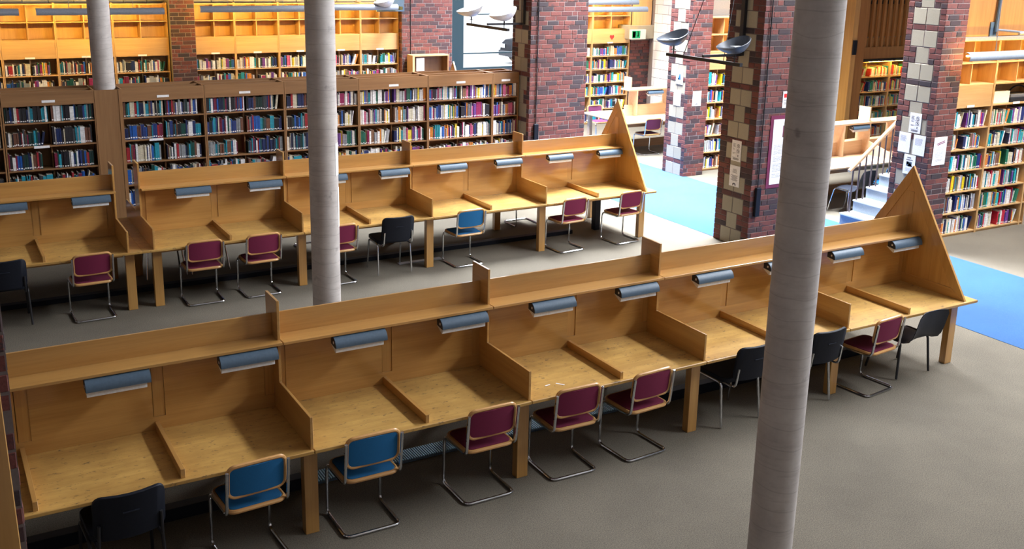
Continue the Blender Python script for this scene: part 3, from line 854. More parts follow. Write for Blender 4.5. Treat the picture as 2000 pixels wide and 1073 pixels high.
PAL = {
 'dark': [('navy blue', (.012, .02, .06)), ('black', (.02, .02, .025)), ('white', (.70, .70, .72)), ('dark green', (.01, .035, .035)), ('navy blue', (.012, .025, .10)), ('dark green', (.008, .06, .05)), ('black', (.012, .012, .018)), ('teal', (.01, .17, .24)), ('mid blue', (.015, .09, .36)), ('grey', (.22, .24, .26)), ('cream', (.55, .50, .38)), ('maroon', (.16, .015, .045)), ('dark grey', (.05, .055, .065)), ('red', (.30, .02, .03)), ('white', (.68, .68, .70)), ('brown', (.14, .06, .04)), ('navy blue', (.02, .04, .16)), ('teal', (.02, .26, .36))],
 'mixed': [('white', (.76, .76, .78)), ('cream', (.66, .63, .56)), ('black', (.02, .02, .03)), ('grey', (.20, .20, .24)), ('white', (.70, .70, .71)), ('cream', (.58, .54, .42)), ('purple', (.14, .05, .24)), ('maroon', (.26, .02, .09)), ('mid blue', (.03, .12, .42)), ('navy blue', (.015, .03, .13)), ('teal', (.015, .22, .28)), ('grey', (.34, .35, .37)), ('black', (.015, .015, .02)), ('yellow', (.66, .52, .05)), ('orange', (.58, .20, .03)), ('pink', (.50, .10, .20)), ('dark green', (.012, .10, .07)), ('brown', (.20, .10, .06)), ('white', (.74, .74, .76))],
 'bright': [('white', (.80, .80, .82)), ('cream', (.72, .70, .62)), ('navy blue', (.02, .03, .10)), ('white', (.80, .80, .82)), ('white', (.74, .76, .80)), ('cream', (.66, .62, .48)), ('yellow', (.78, .62, .02)), ('mid blue', (.03, .10, .50)), ('navy blue', (.015, .03, .16)), ('teal', (.01, .26, .38)), ('dark green', (.015, .15, .09)), ('red', (.55, .02, .06)), ('black', (.015, .015, .025)), ('grey', (.34, .36, .42)), ('orange', (.70, .25, .06)), ('purple', (.16, .05, .30)), ('teal', (.02, .40, .48)), ('brown', (.22, .11, .08))],
 'warm': [('cream', (.62, .58, .42)), ('white', (.72, .70, .62)), ('red', (.50, .04, .03)), ('navy blue', (.03, .06, .20)), ('olive', (.36, .38, .14)), ('grey', (.30, .31, .33)), ('teal', (.02, .22, .26)), ('dark green', (.03, .22, .12)), ('yellow', (.60, .50, .10)), ('orange', (.55, .18, .04))],
}
def fill(x0, x1, y, z, pal, full, hmax, place, dp=0.17, tmin=0.010, tmax=0.033, setback=0.03):
    """one run of books standing on a board"""
    x = x0 + 0.004 + RK.uniform(0, 0.01); end = x0 + (x1 - x0) * full
    run = 0; col = None; h = 0; th = 0; items = []
    while True:
        if run <= 0:
            run = RK.choice([1, 1, 1, 1, 1, 1, 2, 3]); col = RK.choice(PAL[pal]); h = hmax * RK.uniform(0.70, 1.0); th = RK.uniform(tmin, tmax) * RK.choice([1, 1, 0.8])
        hh = h * RK.uniform(0.985, 1.0)
        if x + th > end: break
        items.append([x, th, hh, 0.0, col, dp * RK.uniform(0.8, 1.0)])
        x += th + 0.0008; run -= 1
    # last books lean over into the gap
    if full < 0.97 and items and RK.random() < 0.75 and x1 - x > 0.06:
        a = RK.uniform(0.12, min(0.42, (x1 - x) / hmax * 0.9))
        # a few neighbours lean together, each resting on the one before
        m = RK.choice([1, 1, 2, 3, 4, 5]); tail = items[-m:]; hmx = max(t[2] for t in tail)
        a = min(a, (x1 - x) / hmx * 0.85)
        for t in tail: t[3] = a
    for i, (bx_, th, hh, ln, c, d) in enumerate(items):
        BK.append((bx_, y + setback + RK.uniform(0, 0.012), z, hh, th, d, ln, c[1], c[0], place, i))
def rows_of(case_x0, case_x1, y, ks, pal, place, halves=True, hm=0.25, fulls=None, dp=0.17):
    a, b = case_x0 + 0.018, case_x1 - 0.018
    for k in ks:
        hs = [(a, (a + b) / 2 - 0.009), ((a + b) / 2 + 0.009, b)] if halves else [(a, b)]
        for q, (u, v) in enumerate(hs):
            f = RK.choice([0.78, 0.86, 0.93, 1.0, 1.0, 1.0, 0.97]) if fulls is None else fulls
            fill(u, v, y, bz(k), pal if not isinstance(pal, tuple) else pal[q], f, hm * RK.uniform(0.92, 1.04), (place, k, q), dp)

# long double-sided bookcase behind the second desk row
FY = 9.25
ordw = ['first', 'second', 'third', 'fourth', 'fifth', 'sixth', 'seventh', 'eighth', 'ninth', 'tenth']
FX = [(-2.82, -1.61), (-1.60, -0.40), (-0.045, 1.137), (1.142, 2.366), (2.371, 3.60), (3.605, 4.835), (4.84, 6.078), (6.083, 6.60)]
names = ['bay cut by the picture edge', 'bay before the column', 'bay just after the column', 'second bay after the column', 'bay behind the middle column', 'bay past the middle column', 'last full bay', 'short bay by the brick pillar']
for i, (a, b) in enumerate(FX):
    t = bookcase('double-sided brown bookcase, ' + names[i], a, b, FY, 0.30, 6, 's', mid=range(6), header=True, strip=() if i in (0,) else (((b - a) / 2 - 0.09, bz(6) - 0.06),), grp='bays of the long bookcase')
    # rear half of the double-sided unit
    w = b - a
    for x in (0, w - 0.018): bx('side_panel', 'sz', t, x, x + 0.018, 0.30, 0.60, 0, bz(6) + 0.09)
    bx('rear_header', 'sx', t, 0.018, w - 0.018, 0.582, 0.60, bz(6) - 0.10, bz(6) + 0.09)
    bx('centre_rail', 'sx', t, 0.018, w - 0.018, 0.29, 0.32, bz(6), bz(6) + 0.085)
    for k in range(7): bx('rear_shelf_board', 'sx', t, 0.018, w - 0.018, 0.30, 0.582, bz(k) - 0.02, bz(k))
    if i > 0 and i < 7: bx('label_strip', 'paper', t, w * 0.30, w * 0.30 + 0.2, -0.004, 0.0, bz(4) - 0.03, bz(4) + 0.005) if i in (1, 2) else None
    pal = 'dark' if i < 4 else ('mixed' if i > 4 else ('dark', 'mixed'))
    rows_of(a, b, FY, (0, 1, 2, 3, 4, 5), pal, i, halves=i < 7, hm=0.262)
bx_c = thing('column_casing', 'plain brown wooden casing round the foot of the column in the long bookcase', 'casing', (0, 0, 0))
bx('front_panel', 'sz', bx_c, -0.40, -0.045, FY + 0.0, FY + 0.018, 0, 2.13)
bx('rear_panel', 'sz', bx_c, -0.40, -0.045, FY + 0.582, FY + 0.60, 0, 2.13)
bx('edge_strip', 'sz', bx_c, -0.40, -0.37, FY - 0.006, FY, 0, 2.13)
bx('edge_strip', 'sz', bx_c, -0.075, -0.045, FY - 0.006, FY, 0, 2.13)

# back wall bookcases
BX = [(-3.08, -2.11), (-2.10, -1.155), (-1.15, -0.205), (-0.20, 0.825), (0.83, 1.86), (2.37, 3.185), (3.19, 4.105), (4.11, 5.025), (5.03, 5.935), (5.94, 6.84)]
bn = ['first', 'second', 'third', 'fourth', 'last']
for i, (a, b) in enumerate(BX):
    side = 'before the brick pilaster' if i < 5 else 'between the brick pilaster and the brick wall'
    bookcase('yellow-lit back wall bookcase, ' + bn[i % 5] + ' ' + side, a, b, 15.0, 0.32, 9, 'y', mid=(4, 5, 7, 8), panel=6, strip=(((b - a) / 2 - 0.09, bz(6) - 0.02),), grp='bookcases along the back wall', cub_mid=(7, 8))
    rows_of(a, b, 15.0, (3, 4, 5), 'mixed' if i > 4 else ('dark', 'mixed'), 20 + i, hm=0.25)
# bright side bay at the back
for i, (a, b) in enumerate(((10.98, 12.07), (12.075, 13.23))):
    bookcase(('pale bookcase mostly hidden behind the broad brick pillar', 'pale bookcase with a red heart sticker, in the bright side bay')[i], a, b, 15.0, 0.32, 9, 'y', mid=(0, 1, 2, 3, 4, 5, 7, 8), panel=6, strip=(((b - a) / 2 - 0.12, bz(6) - 0.02),), grp='bookcases of the side bays', cub_mid=(7, 8))
    rows_of(a, b, 15.0, range(0, 6), 'bright', 40 + i, hm=0.25)
# between the sunlit pillar and the dark pillar
CX = [(10.68, 11.78), (11.785, 12.9)]
for i, (a, b) in enumerate(CX):
    bookcase(('narrow view of a pale bookcase between two brick pillars', 'pale bookcase hidden behind the dark brick pillar')[i], a, b, 9.2, 0.34, 9, 'y', mid=(0, 1, 2, 3, 4, 5, 7, 8), panel=6, grp='bookcases of the side bays', cub_mid=(7, 8))
    if i == 0: rows_of(a, b, 9.2, range(0, 6), 'bright', 50 + i, hm=0.26)
# warm lit bookcase behind the side bay desk
EX = [(13.62, 14.86), (14.865, 16.11), (16.115, 17.4)]
for i, (a, b) in enumerate(EX):
    bookcase('yellow-lit bookcase beneath the slatted balcony, ' + ('hidden start of the run', 'beside the timber post', 'beside the notice-covered pillar')[i], a, b, 9.2, 0.34, 6, 'y', mid=range(6), grp='bookcases of the side bays')
    if i: rows_of(a, b, 9.2, range(1, 6), 'warm', 60 + i, hm=0.25)
# right-hand bookcases
DX = [(10.68, 11.775), (11.78, 12.9)]
for i, (a, b) in enumerate(DX):
    t = bookcase(('tall pale bookcase filled with bright books beside the notice-covered pillar', 'tall pale bookcase with a white box on its shelf, at the picture edge')[i], a, b, 3.60, 0.33, 9, 'y', mid=(0, 1, 2, 3, 4, 5, 7, 8), panel=6 if i == 0 else None, strip=(((b - a) / 2 - 0.05, bz(6) - 0.015),), grp='right-hand bookcases', cub_mid=(7, 8))
    rows_of(a, b, 3.60, range(0, 6), 'bright', 70 + i, hm=0.262)
bookcase('end of the right-hand bookcases beyond the picture edge', 12.9, 13.0, 3.6, 0.33, 9, 'y', mid=(), grp='right-hand bookcases')

# ------------------------------------------------------------------ books
def book_geo(mb, h=1.0, th=1.0, d=1.0):
    c = 0.0022
    # cover: spine + two boards, page block, white label on the spine foot
    mb.box(0, th, 0, 0.003, 0, h, 0); mb.box(0, c, 0.003, d, 0, h, 0); mb.box(th - c, th, 0.003, d, 0, h, 0)
    mb.box(c, th - c, 0.003, d - 0.004, 0.003, h - 0.004, 1)
    q = (th * 731.7 + h * 97.3) % 1.0
    mb.box(th * 0.2, th * 0.8, -0.0006, 0.0, 0.008 + 0.012 * q, 0.024 + 0.016 * q, 2)
    return mb
_bk = {}
def book_mesh(h, th, d):
    k = (round(h / 0.012), round(th / 0.003), round(d / 0.02))
    if k not in _bk: _bk[k] = book_geo(MB(), k[0] * 0.012, max(k[1], 4) * 0.003, k[2] * 0.02).mesh('book', ['cover', 'pages', 'tag'], fix=False)
    return _bk[k], max(k[1], 4) * 0.003, k[0] * 0.012
from bpy_extras.object_utils import world_to_camera_view
bpy.context.view_layer.update()
def size_in_view(b):
    x, y, z, h, th, d = b[:6]
    p = world_to_camera_view(S, cam, Vector((x + th / 2, y, z + h / 2)))
    if not (0.0 < p.x < 1.0 and 0.0 < p.y < 1.0): return 0
    k = b[9]
    if k[0] < 8 and k[1] < 3: return 0       # low rows hidden by the desks
    if 50 <= k[0] < 60 and p.x > 0.708: return 0
    if k[0] in (70, 71) and p.x < 0.918 - 0.03 * (1 - p.y): return 0
    if k[0] < 8 and (0.297 < p.x < 0.332): return 0
    return h * th / (p.z * p.z)
order = sorted(range(len(BK)), key=lambda i: -size_in_view(BK[i]))
single = set(order[:300])
cards = ['first', 'second', 'third', 'fourth', 'fifth', 'sixth', 'seventh', 'eighth', 'ninth', 'tenth', 'eleventh', 'twelfth', 'thirteenth', 'fourteenth', 'fifteenth', 'sixteenth', 'seventeenth', 'eighteenth', 'nineteenth', 'twentieth', 'twenty-first', 'twenty-second', 'twenty-third', 'twenty-fourth', 'twenty-fifth', 'twenty-sixth', 'twenty-seventh', 'twenty-eighth', 'twenty-ninth', 'thirtieth', 'thirty-first', 'thirty-second', 'thirty-third', 'thirty-fourth', 'thirty-fifth', 'thirty-sixth', 'thirty-seventh', 'thirty-eighth', 'thirty-ninth', 'fortieth']
shelfname = {5: 'top', 4: 'second', 3: 'third', 2: 'fourth', 1: 'fifth', 0: 'lowest'}
def place_name(p):
    c, k, q = p
    if c < 8: s = names[c]
    elif 20 <= c < 30: s = bn[(c - 20) % 5] + ' back wall bay ' + ('before' if c < 25 else 'after') + ' pilaster'
    elif c < 42: s = 'bright back bay'
    elif c < 60: s = 'bay between pillars'
    elif c < 70: s = 'bay under balcony'
    else: s = ('bookcase beside the noticed pillar', 'bookcase at picture edge')[c - 70]
    return shelfname[k] + ' shelf, ' + ('near half, ' if q == 0 else 'far half, ') + s
st = MB(); cols = []
for i, (x, y, z, h, th, d, ln, c, cn, pl, n) in enumerate(BK):
    if i in single:
        me, t2, h2 = book_mesh(h, th, d)
        o = link('book', me); o.location = (x, y, z + 0.0005); o.scale = (min(th / t2, 1.0) if th < t2 else 1.0, 1, 1)
        if ln: o.rotation_euler = (0, ln, 0); o.location = (x, y, z + math.sin(ln) * th + 0.001)
        o.color = (*c, 1)
        tag(o, '%s book, %s along %s' % (cn, cards[min(n, 39)], place_name(pl)), 'book', 'books standing on the bookcase shelves')
    else:
        b = MB().box(0, th, 0, d, 0, h, 0); q = RK.random(); b.box(th * 0.2, th * 0.8, -0.0006, 0, 0.008 + 0.012 * q, 0.024 + 0.016 * q, 1)
        ca, sa = math.cos(ln), math.sin(ln)
        n0 = len(st.f)
        st.add([(x + ca * vx + sa * vz, y + vy, z + 0.001 + (sa * th if ln else 0) - sa * vx + ca * vz) for vx, vy, vz in b.v], b.f, 0)
        for q in range(12): st.m[n0 + q] = 0 if q < 6 else 1
        st.m[n0 + 1] = 2      # page tops
        cols += [c] * 12
me = st.mesh('book_rows', ['coverstuff', 'tag', 'pages'], fix=False)
at = me.attributes.new('cover', 'FLOAT_COLOR', 'FACE')
at.data.foreach_set('color', [v for c in cols for v in (*c, 1)])
tag(link('book_rows', me), 'remaining rows of small library books on the farther bookcases', 'books', kind='stuff')
# ------------------------------------------------------------------ side bay desks
def bay_desk(label, x0, W, yf, ups, lamps, tall=()):
    t = thing('bay_desk', label, 'desk', (x0, yf, 0), group='open desks in the side bays')
    D = 1.69; c = D / 2; zs = 1.34
    bx('tabletop', 'bay', t, 0, W, 0, D, 0.71, 0.74, 0.004)
    bx('shelf', 'bay', t, 0.55, W, c - 0.16, c + 0.16, zs - 0.035, zs, 0.003)
    bx('back_board', 'bay', t, 0.55, W, c - 0.012, c + 0.012, 0.74, 0.98)
    for u in ups: bx('upright', 'bay', t, u - 0.012, u + 0.012, c - 0.16, c + 0.16, 0.74, zs - 0.035)
    for u in tall: bx('tall_fin', 'bay', t, u - 0.012, u + 0.012, c - 0.13, c + 0.13, zs, zs + 0.26)
    for u in ups[1:]:
        for s in (1, -1):
            f = (lambda y: y) if s == 1 else (lambda y: D - y)
            MB().prism([(f(c - 0.16), 0.74), (f(c - 0.16), 0.99), (f(0.10), 0.83), (f(0.10), 0.74)], 'x', u - 0.012, u + 0.012).obj('sloped_divider', 'bay', t)
    bx('apron', 'sx', t, 0.06, W - 0.06, 0.12, 0.14, 0.62, 0.71)
    bx('footboard', 'sx', t, 0.10, W - 0.1, c - 0.015, c + 0.015, 0.03, 0.20)
    for x in (0.06, W - 0.14):
        for y in (0.15, D - 0.23): bx('leg', 'bay', t, x, x + 0.08, y, y + 0.08, 0, 0.71)
    for l, u in lamps: lamp(l, x0 + u, yf + c - 0.16 - 0.615 + 0.0, zs - 0.089)
    return t
bay_desk('pale sunlit open desk with a purple chair in the bright side bay', 10.28, 2.9, 11.0, [0.78, 1.72, 2.6], [('grey reading lamp on the bright side bay desk beneath its shelf', 1.28), ('grey reading lamp almost hidden by the sunlit pillar edge', 2.13)], [0.62])
bay_desk('pale open desk behind the stair rail with blue and black chairs', 10.36, 4.6, 5.65, [1.30, 1.95, 2.75, 3.8], [('grey reading lamp over the desk behind the stair handrail', 1.72), ('grey reading lamp behind the top of the stair handrail', 2.9)], [1.95])

# ------------------------------------------------------------------ stair with handrail
stp = thing('stair', 'short blue-grey stair with brown balusters rising behind the pillar', 'stair', (0, 0, 0))
RISE, GO, SX, SY0, SY1 = 0.19, 0.28, 10.19, 4.07, 4.95
for i in range(9):
    x = SX + i * GO
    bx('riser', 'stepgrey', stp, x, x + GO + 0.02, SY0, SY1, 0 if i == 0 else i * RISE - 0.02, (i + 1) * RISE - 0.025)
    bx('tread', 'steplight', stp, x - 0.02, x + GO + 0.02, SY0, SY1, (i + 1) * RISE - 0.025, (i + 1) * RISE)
rail = lambda x: 0.93 + (x - 10.31) * 0.735
MB().tube([(10.24, 4.90, rail(10.24)), (12.9, 4.90, rail(12.9))], 0.034, 12).obj('handrail', 'handrail', stp, smooth=True)
for i in range(17):
    x = 10.335 + i * 0.14
    n = int((x - SX) / GO)
    MB().tube([(x, 4.90, (n + 1) * RISE), (x, 4.90, rail(x) - 0.02)], 0.013, 8).obj('baluster', 'brown', stp, smooth=True)

# slatted balcony front and timber post
bal = thing('slatted_balcony', 'brown timber balcony front of upright slats above the yellow bookcase', 'balcony', (0, 0, 0))
bx('beam', 'wpanel', bal, 14.93, 18.0, 9.02, 9.16, 2.13, 2.38)
bx('kick_board', 'yx', bal, 14.93, 18.0, 9.20, 9.22, 2.38, 2.56)
bx('backing', 'wpanel', bal, 14.93, 18.0, 9.50, 9.56, 2.56, 3.55)
bx('top_rail', 'blackmetal', bal, 14.93, 18.0, 9.18, 9.26, 3.28, 3.36)
for i in range(17):
    x = 15.02 + i * 0.172
    bx('slat', 'wpanel', bal, x, x + 0.06, 9.04, 9.10, 2.38, 4.6)
tag(bx('shelf_light_hood', 'blackmetal', None, 14.9, 17.4, 8.98, 9.14, 2.075, 2.12), 'long black light hood beneath the balcony beam', 'lamp')
pt = thing('timber_post', 'tall square timber post beside the yellow bookcase and stair', 'post', (0, 0, 0))
bx('post', 'wpanel', pt, 14.62, 14.92, 8.94, 9.14, 0, 6.7)
bx('facing', 'oz', pt, 14.48, 14.62, 8.90, 9.14, 0, 6.7)
tag(bx('wall_switch', 'black', None, 14.50, 14.60, 8.86, 8.90, 2.25, 2.55, 0.005), 'small black box fixed to the timber post', 'box')

# ------------------------------------------------------------------ uplighters and shelf lights
def bowl_mesh(inner):
    n, k = 28, 8; v = []
    def P(a, t, o):
        hi = 0.5 * (1 + math.cos(a))          # 1 at the high side (+x), 0 at the tip
        R = 0.20 + 0.07 * (1 - hi) ** 2
        h = 0.085 + 0.15 * hi ** 1.2
        r = (R - o) * math.sin(t * PI / 2 * (0.80 + 0.14 * hi)) / math.sin(PI / 2 * (0.80 + 0.14 * hi))
        z = h * (1 - math.cos(t * PI / 2)) + o
        return (r * math.cos(a), r * math.sin(a), z)
    lay = [0.0, 0.008]
    for o in lay:
        for i in range(k + 1):
            for jj in range(n): v.append(P(2 * PI * jj / n, max(i / k, 0.02), o if i < k else o))
    f = []; N = (k + 1) * n
    for L in (0, 1):
        for i in range(k):
            for jj in range(n):
                a = L * N + i * n + jj; b = L * N + i * n + (jj + 1) % n
                f.append((a, b, b + n, a + n) if L == 0 else (a + n, b + n, b, a))
        f.append(tuple(L * N + q for q in range(n)))
    for jj in range(n):
        a = k * n + jj; b = k * n + (jj + 1) % n; f.append((a, b, b + N, a + N))
    return v, f
def uplighter(label, px, py, z, reach, half, lit, pole_top, cables=True):
    """arm from a wall at (px, py) towards -x, cross bar along y with two scoops"""
    t = thing('uplighter', label, 'lamp', (px, py, z), group='uplighters with twin scoops')
    bx('wall_pole', 'blackmetal', t, -0.05, 0.0, -0.035, 0.035, 0.0, pole_top - z)
    bx('arm', 'blackmetal', t, -reach, -0.03, -0.02, 0.02, -0.005, 0.03)
    bx('cross_bar', 'blackmetal', t, -reach - 0.025, -reach + 0.025, -half, half, -0.055, -0.01)
    for s in (1, -1):
        y = s * (half - 0.14)
        sc = thing('scoop', None, None); sc.parent = t; sc.location = (-reach, y, 0.10)
        v, f = bowl_mesh(False)
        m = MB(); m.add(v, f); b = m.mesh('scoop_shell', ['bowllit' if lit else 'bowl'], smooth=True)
        so = link('scoop_shell', b, sc)
        MB().lathe([(0.008, -0.11), (0.008, -0.055), (0.035, -0.052), (0.035, -0.046), (0.012, -0.04), (0.012, 0.004)], 0, 0, 12).obj('stem', 'blackmetal', sc, smooth=True)
        bx('bulb', 'bulb' if lit else 'diffuser', sc, -0.05, 0.12, -0.055, 0.055, 0.055, 0.105)
        if cables:
            MB().tube([(-reach, y - s * 0.22, -0.03), (-0.25, y * 0.25, 1.75)], 0.006, 6).obj('stay_cable', 'blackmetal', t)
    return t
uplighter('unlit dark twin-scoop uplighter on a black bracket from the dark quoined pillar', 7.73, 4.86, 2.80, 0.73, 0.79, False, 5.5)
uplighter('lit twin-scoop uplighter in front of the bright back window', 6.62, 9.14, 2.97, 0.73, 0.72, True, 5.5, False)
u = thing('uplighter', 'lit scoop uplighter on the brick back wall above the bookcases', 'lamp', (6.62, 14.3, 2.95), group='uplighters with twin scoops')
bx('wall_plate', 'lampblue', u, -0.06, 0.22, 0.40, 0.55, -0.02, 0.30)
bx('arm', 'lampblue', u, -0.60, 0.0, -0.02, 0.02, -0.05, -0.02)
bx('arm', 'lampblue', u, 0.0, 0.04, -0.02, 0.5, -0.05, 0.05)
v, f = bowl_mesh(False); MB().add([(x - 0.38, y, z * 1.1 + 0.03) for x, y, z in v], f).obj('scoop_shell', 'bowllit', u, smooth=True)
bx('bulb', 'bulb', u, -0.43, -0.26, -0.05, 0.05, 0.10, 0.15)
MB().tube([(-0.38, 0, -0.03), (-0.38, 0, 0.05)], 0.01, 8).obj('stem', 'lampblue', u)

def hood_light(label, x0, x1, y, z, tube='tube', cables=2, end=True, r=0.075):
    t = thing('shelf_light', label, 'lamp', (x0, y, z), group='long hooded lights over the bookcases')
    w = x1 - x0
    pr = []
    for jj in range(9):
        a = PI * 1.22 - jj / 8 * PI * 0.86; pr.append((r * math.cos(a), r * math.sin(a)))
    pi_ = [(p[0] * 0.93, p[1] * 0.93) for p in reversed(pr)]
    # opens towards the shelves (+y) and down
    MB().prism([(p[0], p[1]) for p in pr] + pi_, 'x', 0, w).obj('hood', 'hood', t, smooth=True)
    MB().tube([(0.03, 0.012, 0.022), (w - 0.03, 0.012, 0.022)], 0.014, 8).obj('tube', tube, t, smooth=True)
    for i in range(cables):
        x = w * (i + 0.5) / cables
        MB().tube([(x, 0, r * 0.95), (x, 0.02, 1.2)], 0.006, 6).obj('cable', 'steel', t)
    return t
hood_light('long grey hooded light over the back wall bookcases, cut by the picture edge', -2.9, -0.86, 14.3, 2.93)
hood_light('long grey hooded light over the back wall bookcases, crossed by the far column', -0.58, 1.66, 14.3, 2.93)
hood_light('long grey hooded light over the back wall bookcases past the brick pilaster, first', 2.33, 4.55, 14.3, 2.96)
hood_light('long grey hooded light over the back wall bookcases past the brick pilaster, second', 4.56, 6.50, 14.3, 2.98)
hood_light('grey hooded light over the bright back bay bookcase', 11.3, 13.25, 14.4, 2.89)
hood_light('dark grey hooded fitting above the light in the bright back bay', 11.2, 13.0, 14.45, 3.06, 'diffuser', 1)
hood_light('short grey hooded light over the bookcase between two pillars', 10.98, 12.6, 8.5, 2.78, 'tubed', 2)
hood_light('near grey hooded light with open end over the right-hand bookcases', 10.40, 13.0, 3.16, 2.85, 'tubed', 2)
hb = thing('light_bracket', 'blue-grey steel bracket and rods on the timber panelling', 'bracket', (11.70, 3.70, 3.0))
bx('plate', 'lampblue', hb, -0.10, 0.06, -0.02, 0.0, 0.03, 0.30)
MB().tube([(0.0, -0.04, 0.16), (0.06, -0.04, 1.6)], 0.028, 8).obj('upright_tube', 'lampblue', hb, smooth=True)
MB().tube([(0.0, -0.05, 0.19), (1.2, -0.05, 0.10)], 0.018, 8).obj('cross_tube', 'steel', hb, smooth=True)
MB().tube([(0.12, -0.35, 0.15), (1.2, -0.35, 0.17)], 0.022, 8).obj('conduit', 'steel', hb, smooth=True)
MB().tube([(0.36, -0.35, 0.13), (0.22, -0.30, 1.6)], 0.008, 8).obj('rod', 'steel', hb, smooth=True)
tag(bx('light_strip', 'tubed', None, 15.3, 16.6, 9.10, 9.13, 2.056, 2.07), 'lit warm strip light above the books under the balcony', 'lamp')

# ------------------------------------------------------------------ notices and signs
def notice(label, face, o, w, h, items, cat='notice', back='paper', th=0.002, grp=None, frame=None):
    """flat sheet fixed to a wall; items: (material, u0, v0, u1, v1) as fractions"""
    rz = {'y-': 0, 'x-': -PI / 2}[face]
    t = thing('notice' if cat == 'notice' else 'sign', label, cat, o, rz, grp)
    if frame: bx('frame', frame[0], t, -frame[1], w + frame[1], -th * 0.5, 0.004, -frame[1], h + frame[1])
    bx('sheet', back, t, 0, w, -th, 0, 0, h)
    by = {}
    for it in items: by.setdefault(it[0], []).append(it)
    for m, its in by.items():
        mb = MB()
        for it in its:
            if len(it) == 5: mb.box(it[1] * w, it[3] * w, -th - 0.0006, -th, it[2] * h, it[4] * h)
            else:
                q = it[5]
                if q == 'ring':
                    cx, cy, r = it[1] * w, it[2] * h, it[3] * w; n = 16
                    for i in range(n):
                        a, b = 2 * PI * i / n, 2 * PI * (i + 1) / n
                        mb.prism([(cx + r * math.cos(a), cy + r * math.sin(a)), (cx + r * math.cos(b), cy + r * math.sin(b)), (cx + .78 * r * math.cos(b), cy + .78 * r * math.sin(b)), (cx + .78 * r * math.cos(a), cy + .78 * r * math.sin(a))], 'y', -th - 0.0006, -th)
                else:
                    mb.prism([(a * w, b * h) for a, b in q], 'y', -th - 0.0006, -th)
        mb.obj('print', m, t, fix=True)
    return t
RT = random.Random(3)
def words(mat, v, u0=0.1, u1=0.9, hgt=0.02, centre=False, gap=0.015):
    out = []; u = u0 + (RT.uniform(0, 0.12) if centre else 0); end = u1 - (RT.uniform(0, 0.15) if not centre else u - u0)
    while u < end - 0.02:
        l = RT.uniform(0.04, 0.13); out.append((mat, u, v, min(u + l, end), v + hgt)); u += l + gap
    return out
def para(mat, v0, n, step, **k):
    o = []
    for i in range(n): o += words(mat, v0 - i * step, **k)
    return o
def rules_sheet(m):
    it = []
    for i, v in enumerate((0.74, 0.50, 0.30)):
        it += para(m, v + 0.08, 5 if i == 0 else 2, 0.035, u0=0.14, u1=0.44, hgt=0.016)
        r = 0.15 if i < 2 else 0.0
        if r:
            it.append((m, 0.70, v + 0.0, r, 0, 'ring'))
            it.append((m, 0, 0, 0, 0, [(0.60, v + 0.055), (0.63, v + 0.065), (0.80, v - 0.055), (0.77, v - 0.065)]))
            it.append((m, 0.66, v - 0.04, 0.74, v + 0.045))
        else: it.append((m, 0.66, v - 0.08, 0.74, v + 0.03))
        it.append((m, 0.08, v - 0.105, 0.92, v - 0.101))
    it.append((m, 0.52, 0.2, 0.525, 0.92))
    it += para(m, 0.135, 3, 0.035, u0=0.15, u1=0.85, hgt=0.024, centre=True)
    return it
def letter(m, extra=()): return para(m, 0.80, 4, 0.05, u0=0.2, u1=0.8, hgt=0.02, centre=True) + para(m, 0.52, 8, 0.035, u0=0.15, u1=0.85, hgt=0.016, centre=True) + list(extra)
notice('rules notice with ringed pictograms, upper sheet on the dark quoined pillar', 'x-', (7.7295, 4.925, 1.26), 0.20, 0.31, rules_sheet('ink'))
notice('centred text notice with a black logo, lower sheet on the dark quoined pillar', 'x-', (7.7295, 4.93, 0.88), 0.215, 0.315, letter('ink', [('ink', 0, 0, 0, 0, [(0.34, 0.04), (0.34, 0.13), (0.42, 0.17), (0.58, 0.17), (0.66, 0.13), (0.66, 0.04), (0.58, 0.04), (0.58, 0.10), (0.42, 0.10), (0.42, 0.04)])]))
notice('tall white poster in a maroon frame on the dark pillar, half behind the column', 'y-', (8.06, 4.4585, 0.95), 0.62, 0.96, para('inklight', 0.60, 7, 0.022, u0=0.06, u1=0.9, hgt=0.009) + para('inklight', 0.42, 4, 0.022, u0=0.06, u1=0.9, hgt=0.009) + para('inklight', 0.31, 6, 0.022, u0=0.06, u1=0.9, hgt=0.009) + para('inklight', 0.15, 3, 0.022, u0=0.06, u1=0.9, hgt=0.009) + [('maroon', 0.30, 0.72, 0.33, 0.90), ('maroon', 0.30, 0.72, 0.95, 0.735), ('maroon', 0.30, 0.885, 0.95, 0.90)], cat='sign', th=0.012, frame=('maroon', 0.055))
notice('small white sign with a red heading high on the dark pillar', 'y-', (8.20, 4.463, 2.07), 0.21, 0.24, [('red', 0.1, 0.62, 0.9, 0.86)] + para('ink', 0.45, 3, 0.11, u0=0.12, u1=0.9, hgt=0.04), cat='sign', th=0.008)
f = 'on the notice-covered sunlit pillar'
notice('white rules sheet with pictograms, uppermost ' + f, 'x-', (10.160, 3.795, 1.70), 0.205, 0.295, rules_sheet('ink'))
notice('faint typed white sheet beside the stair edge ' + f, 'x-', (10.160, 3.95, 1.385), 0.21, 0.30, para('inklight', 0.82, 6, 0.05, u0=0.12, u1=0.7, hgt=0.02))
notice('faint typed white sheet nearer the corner ' + f, 'x-', (10.160, 3.685, 1.38), 0.21, 0.30, para('inklight', 0.80, 7, 0.05, u0=0.15, u1=0.8, hgt=0.02))
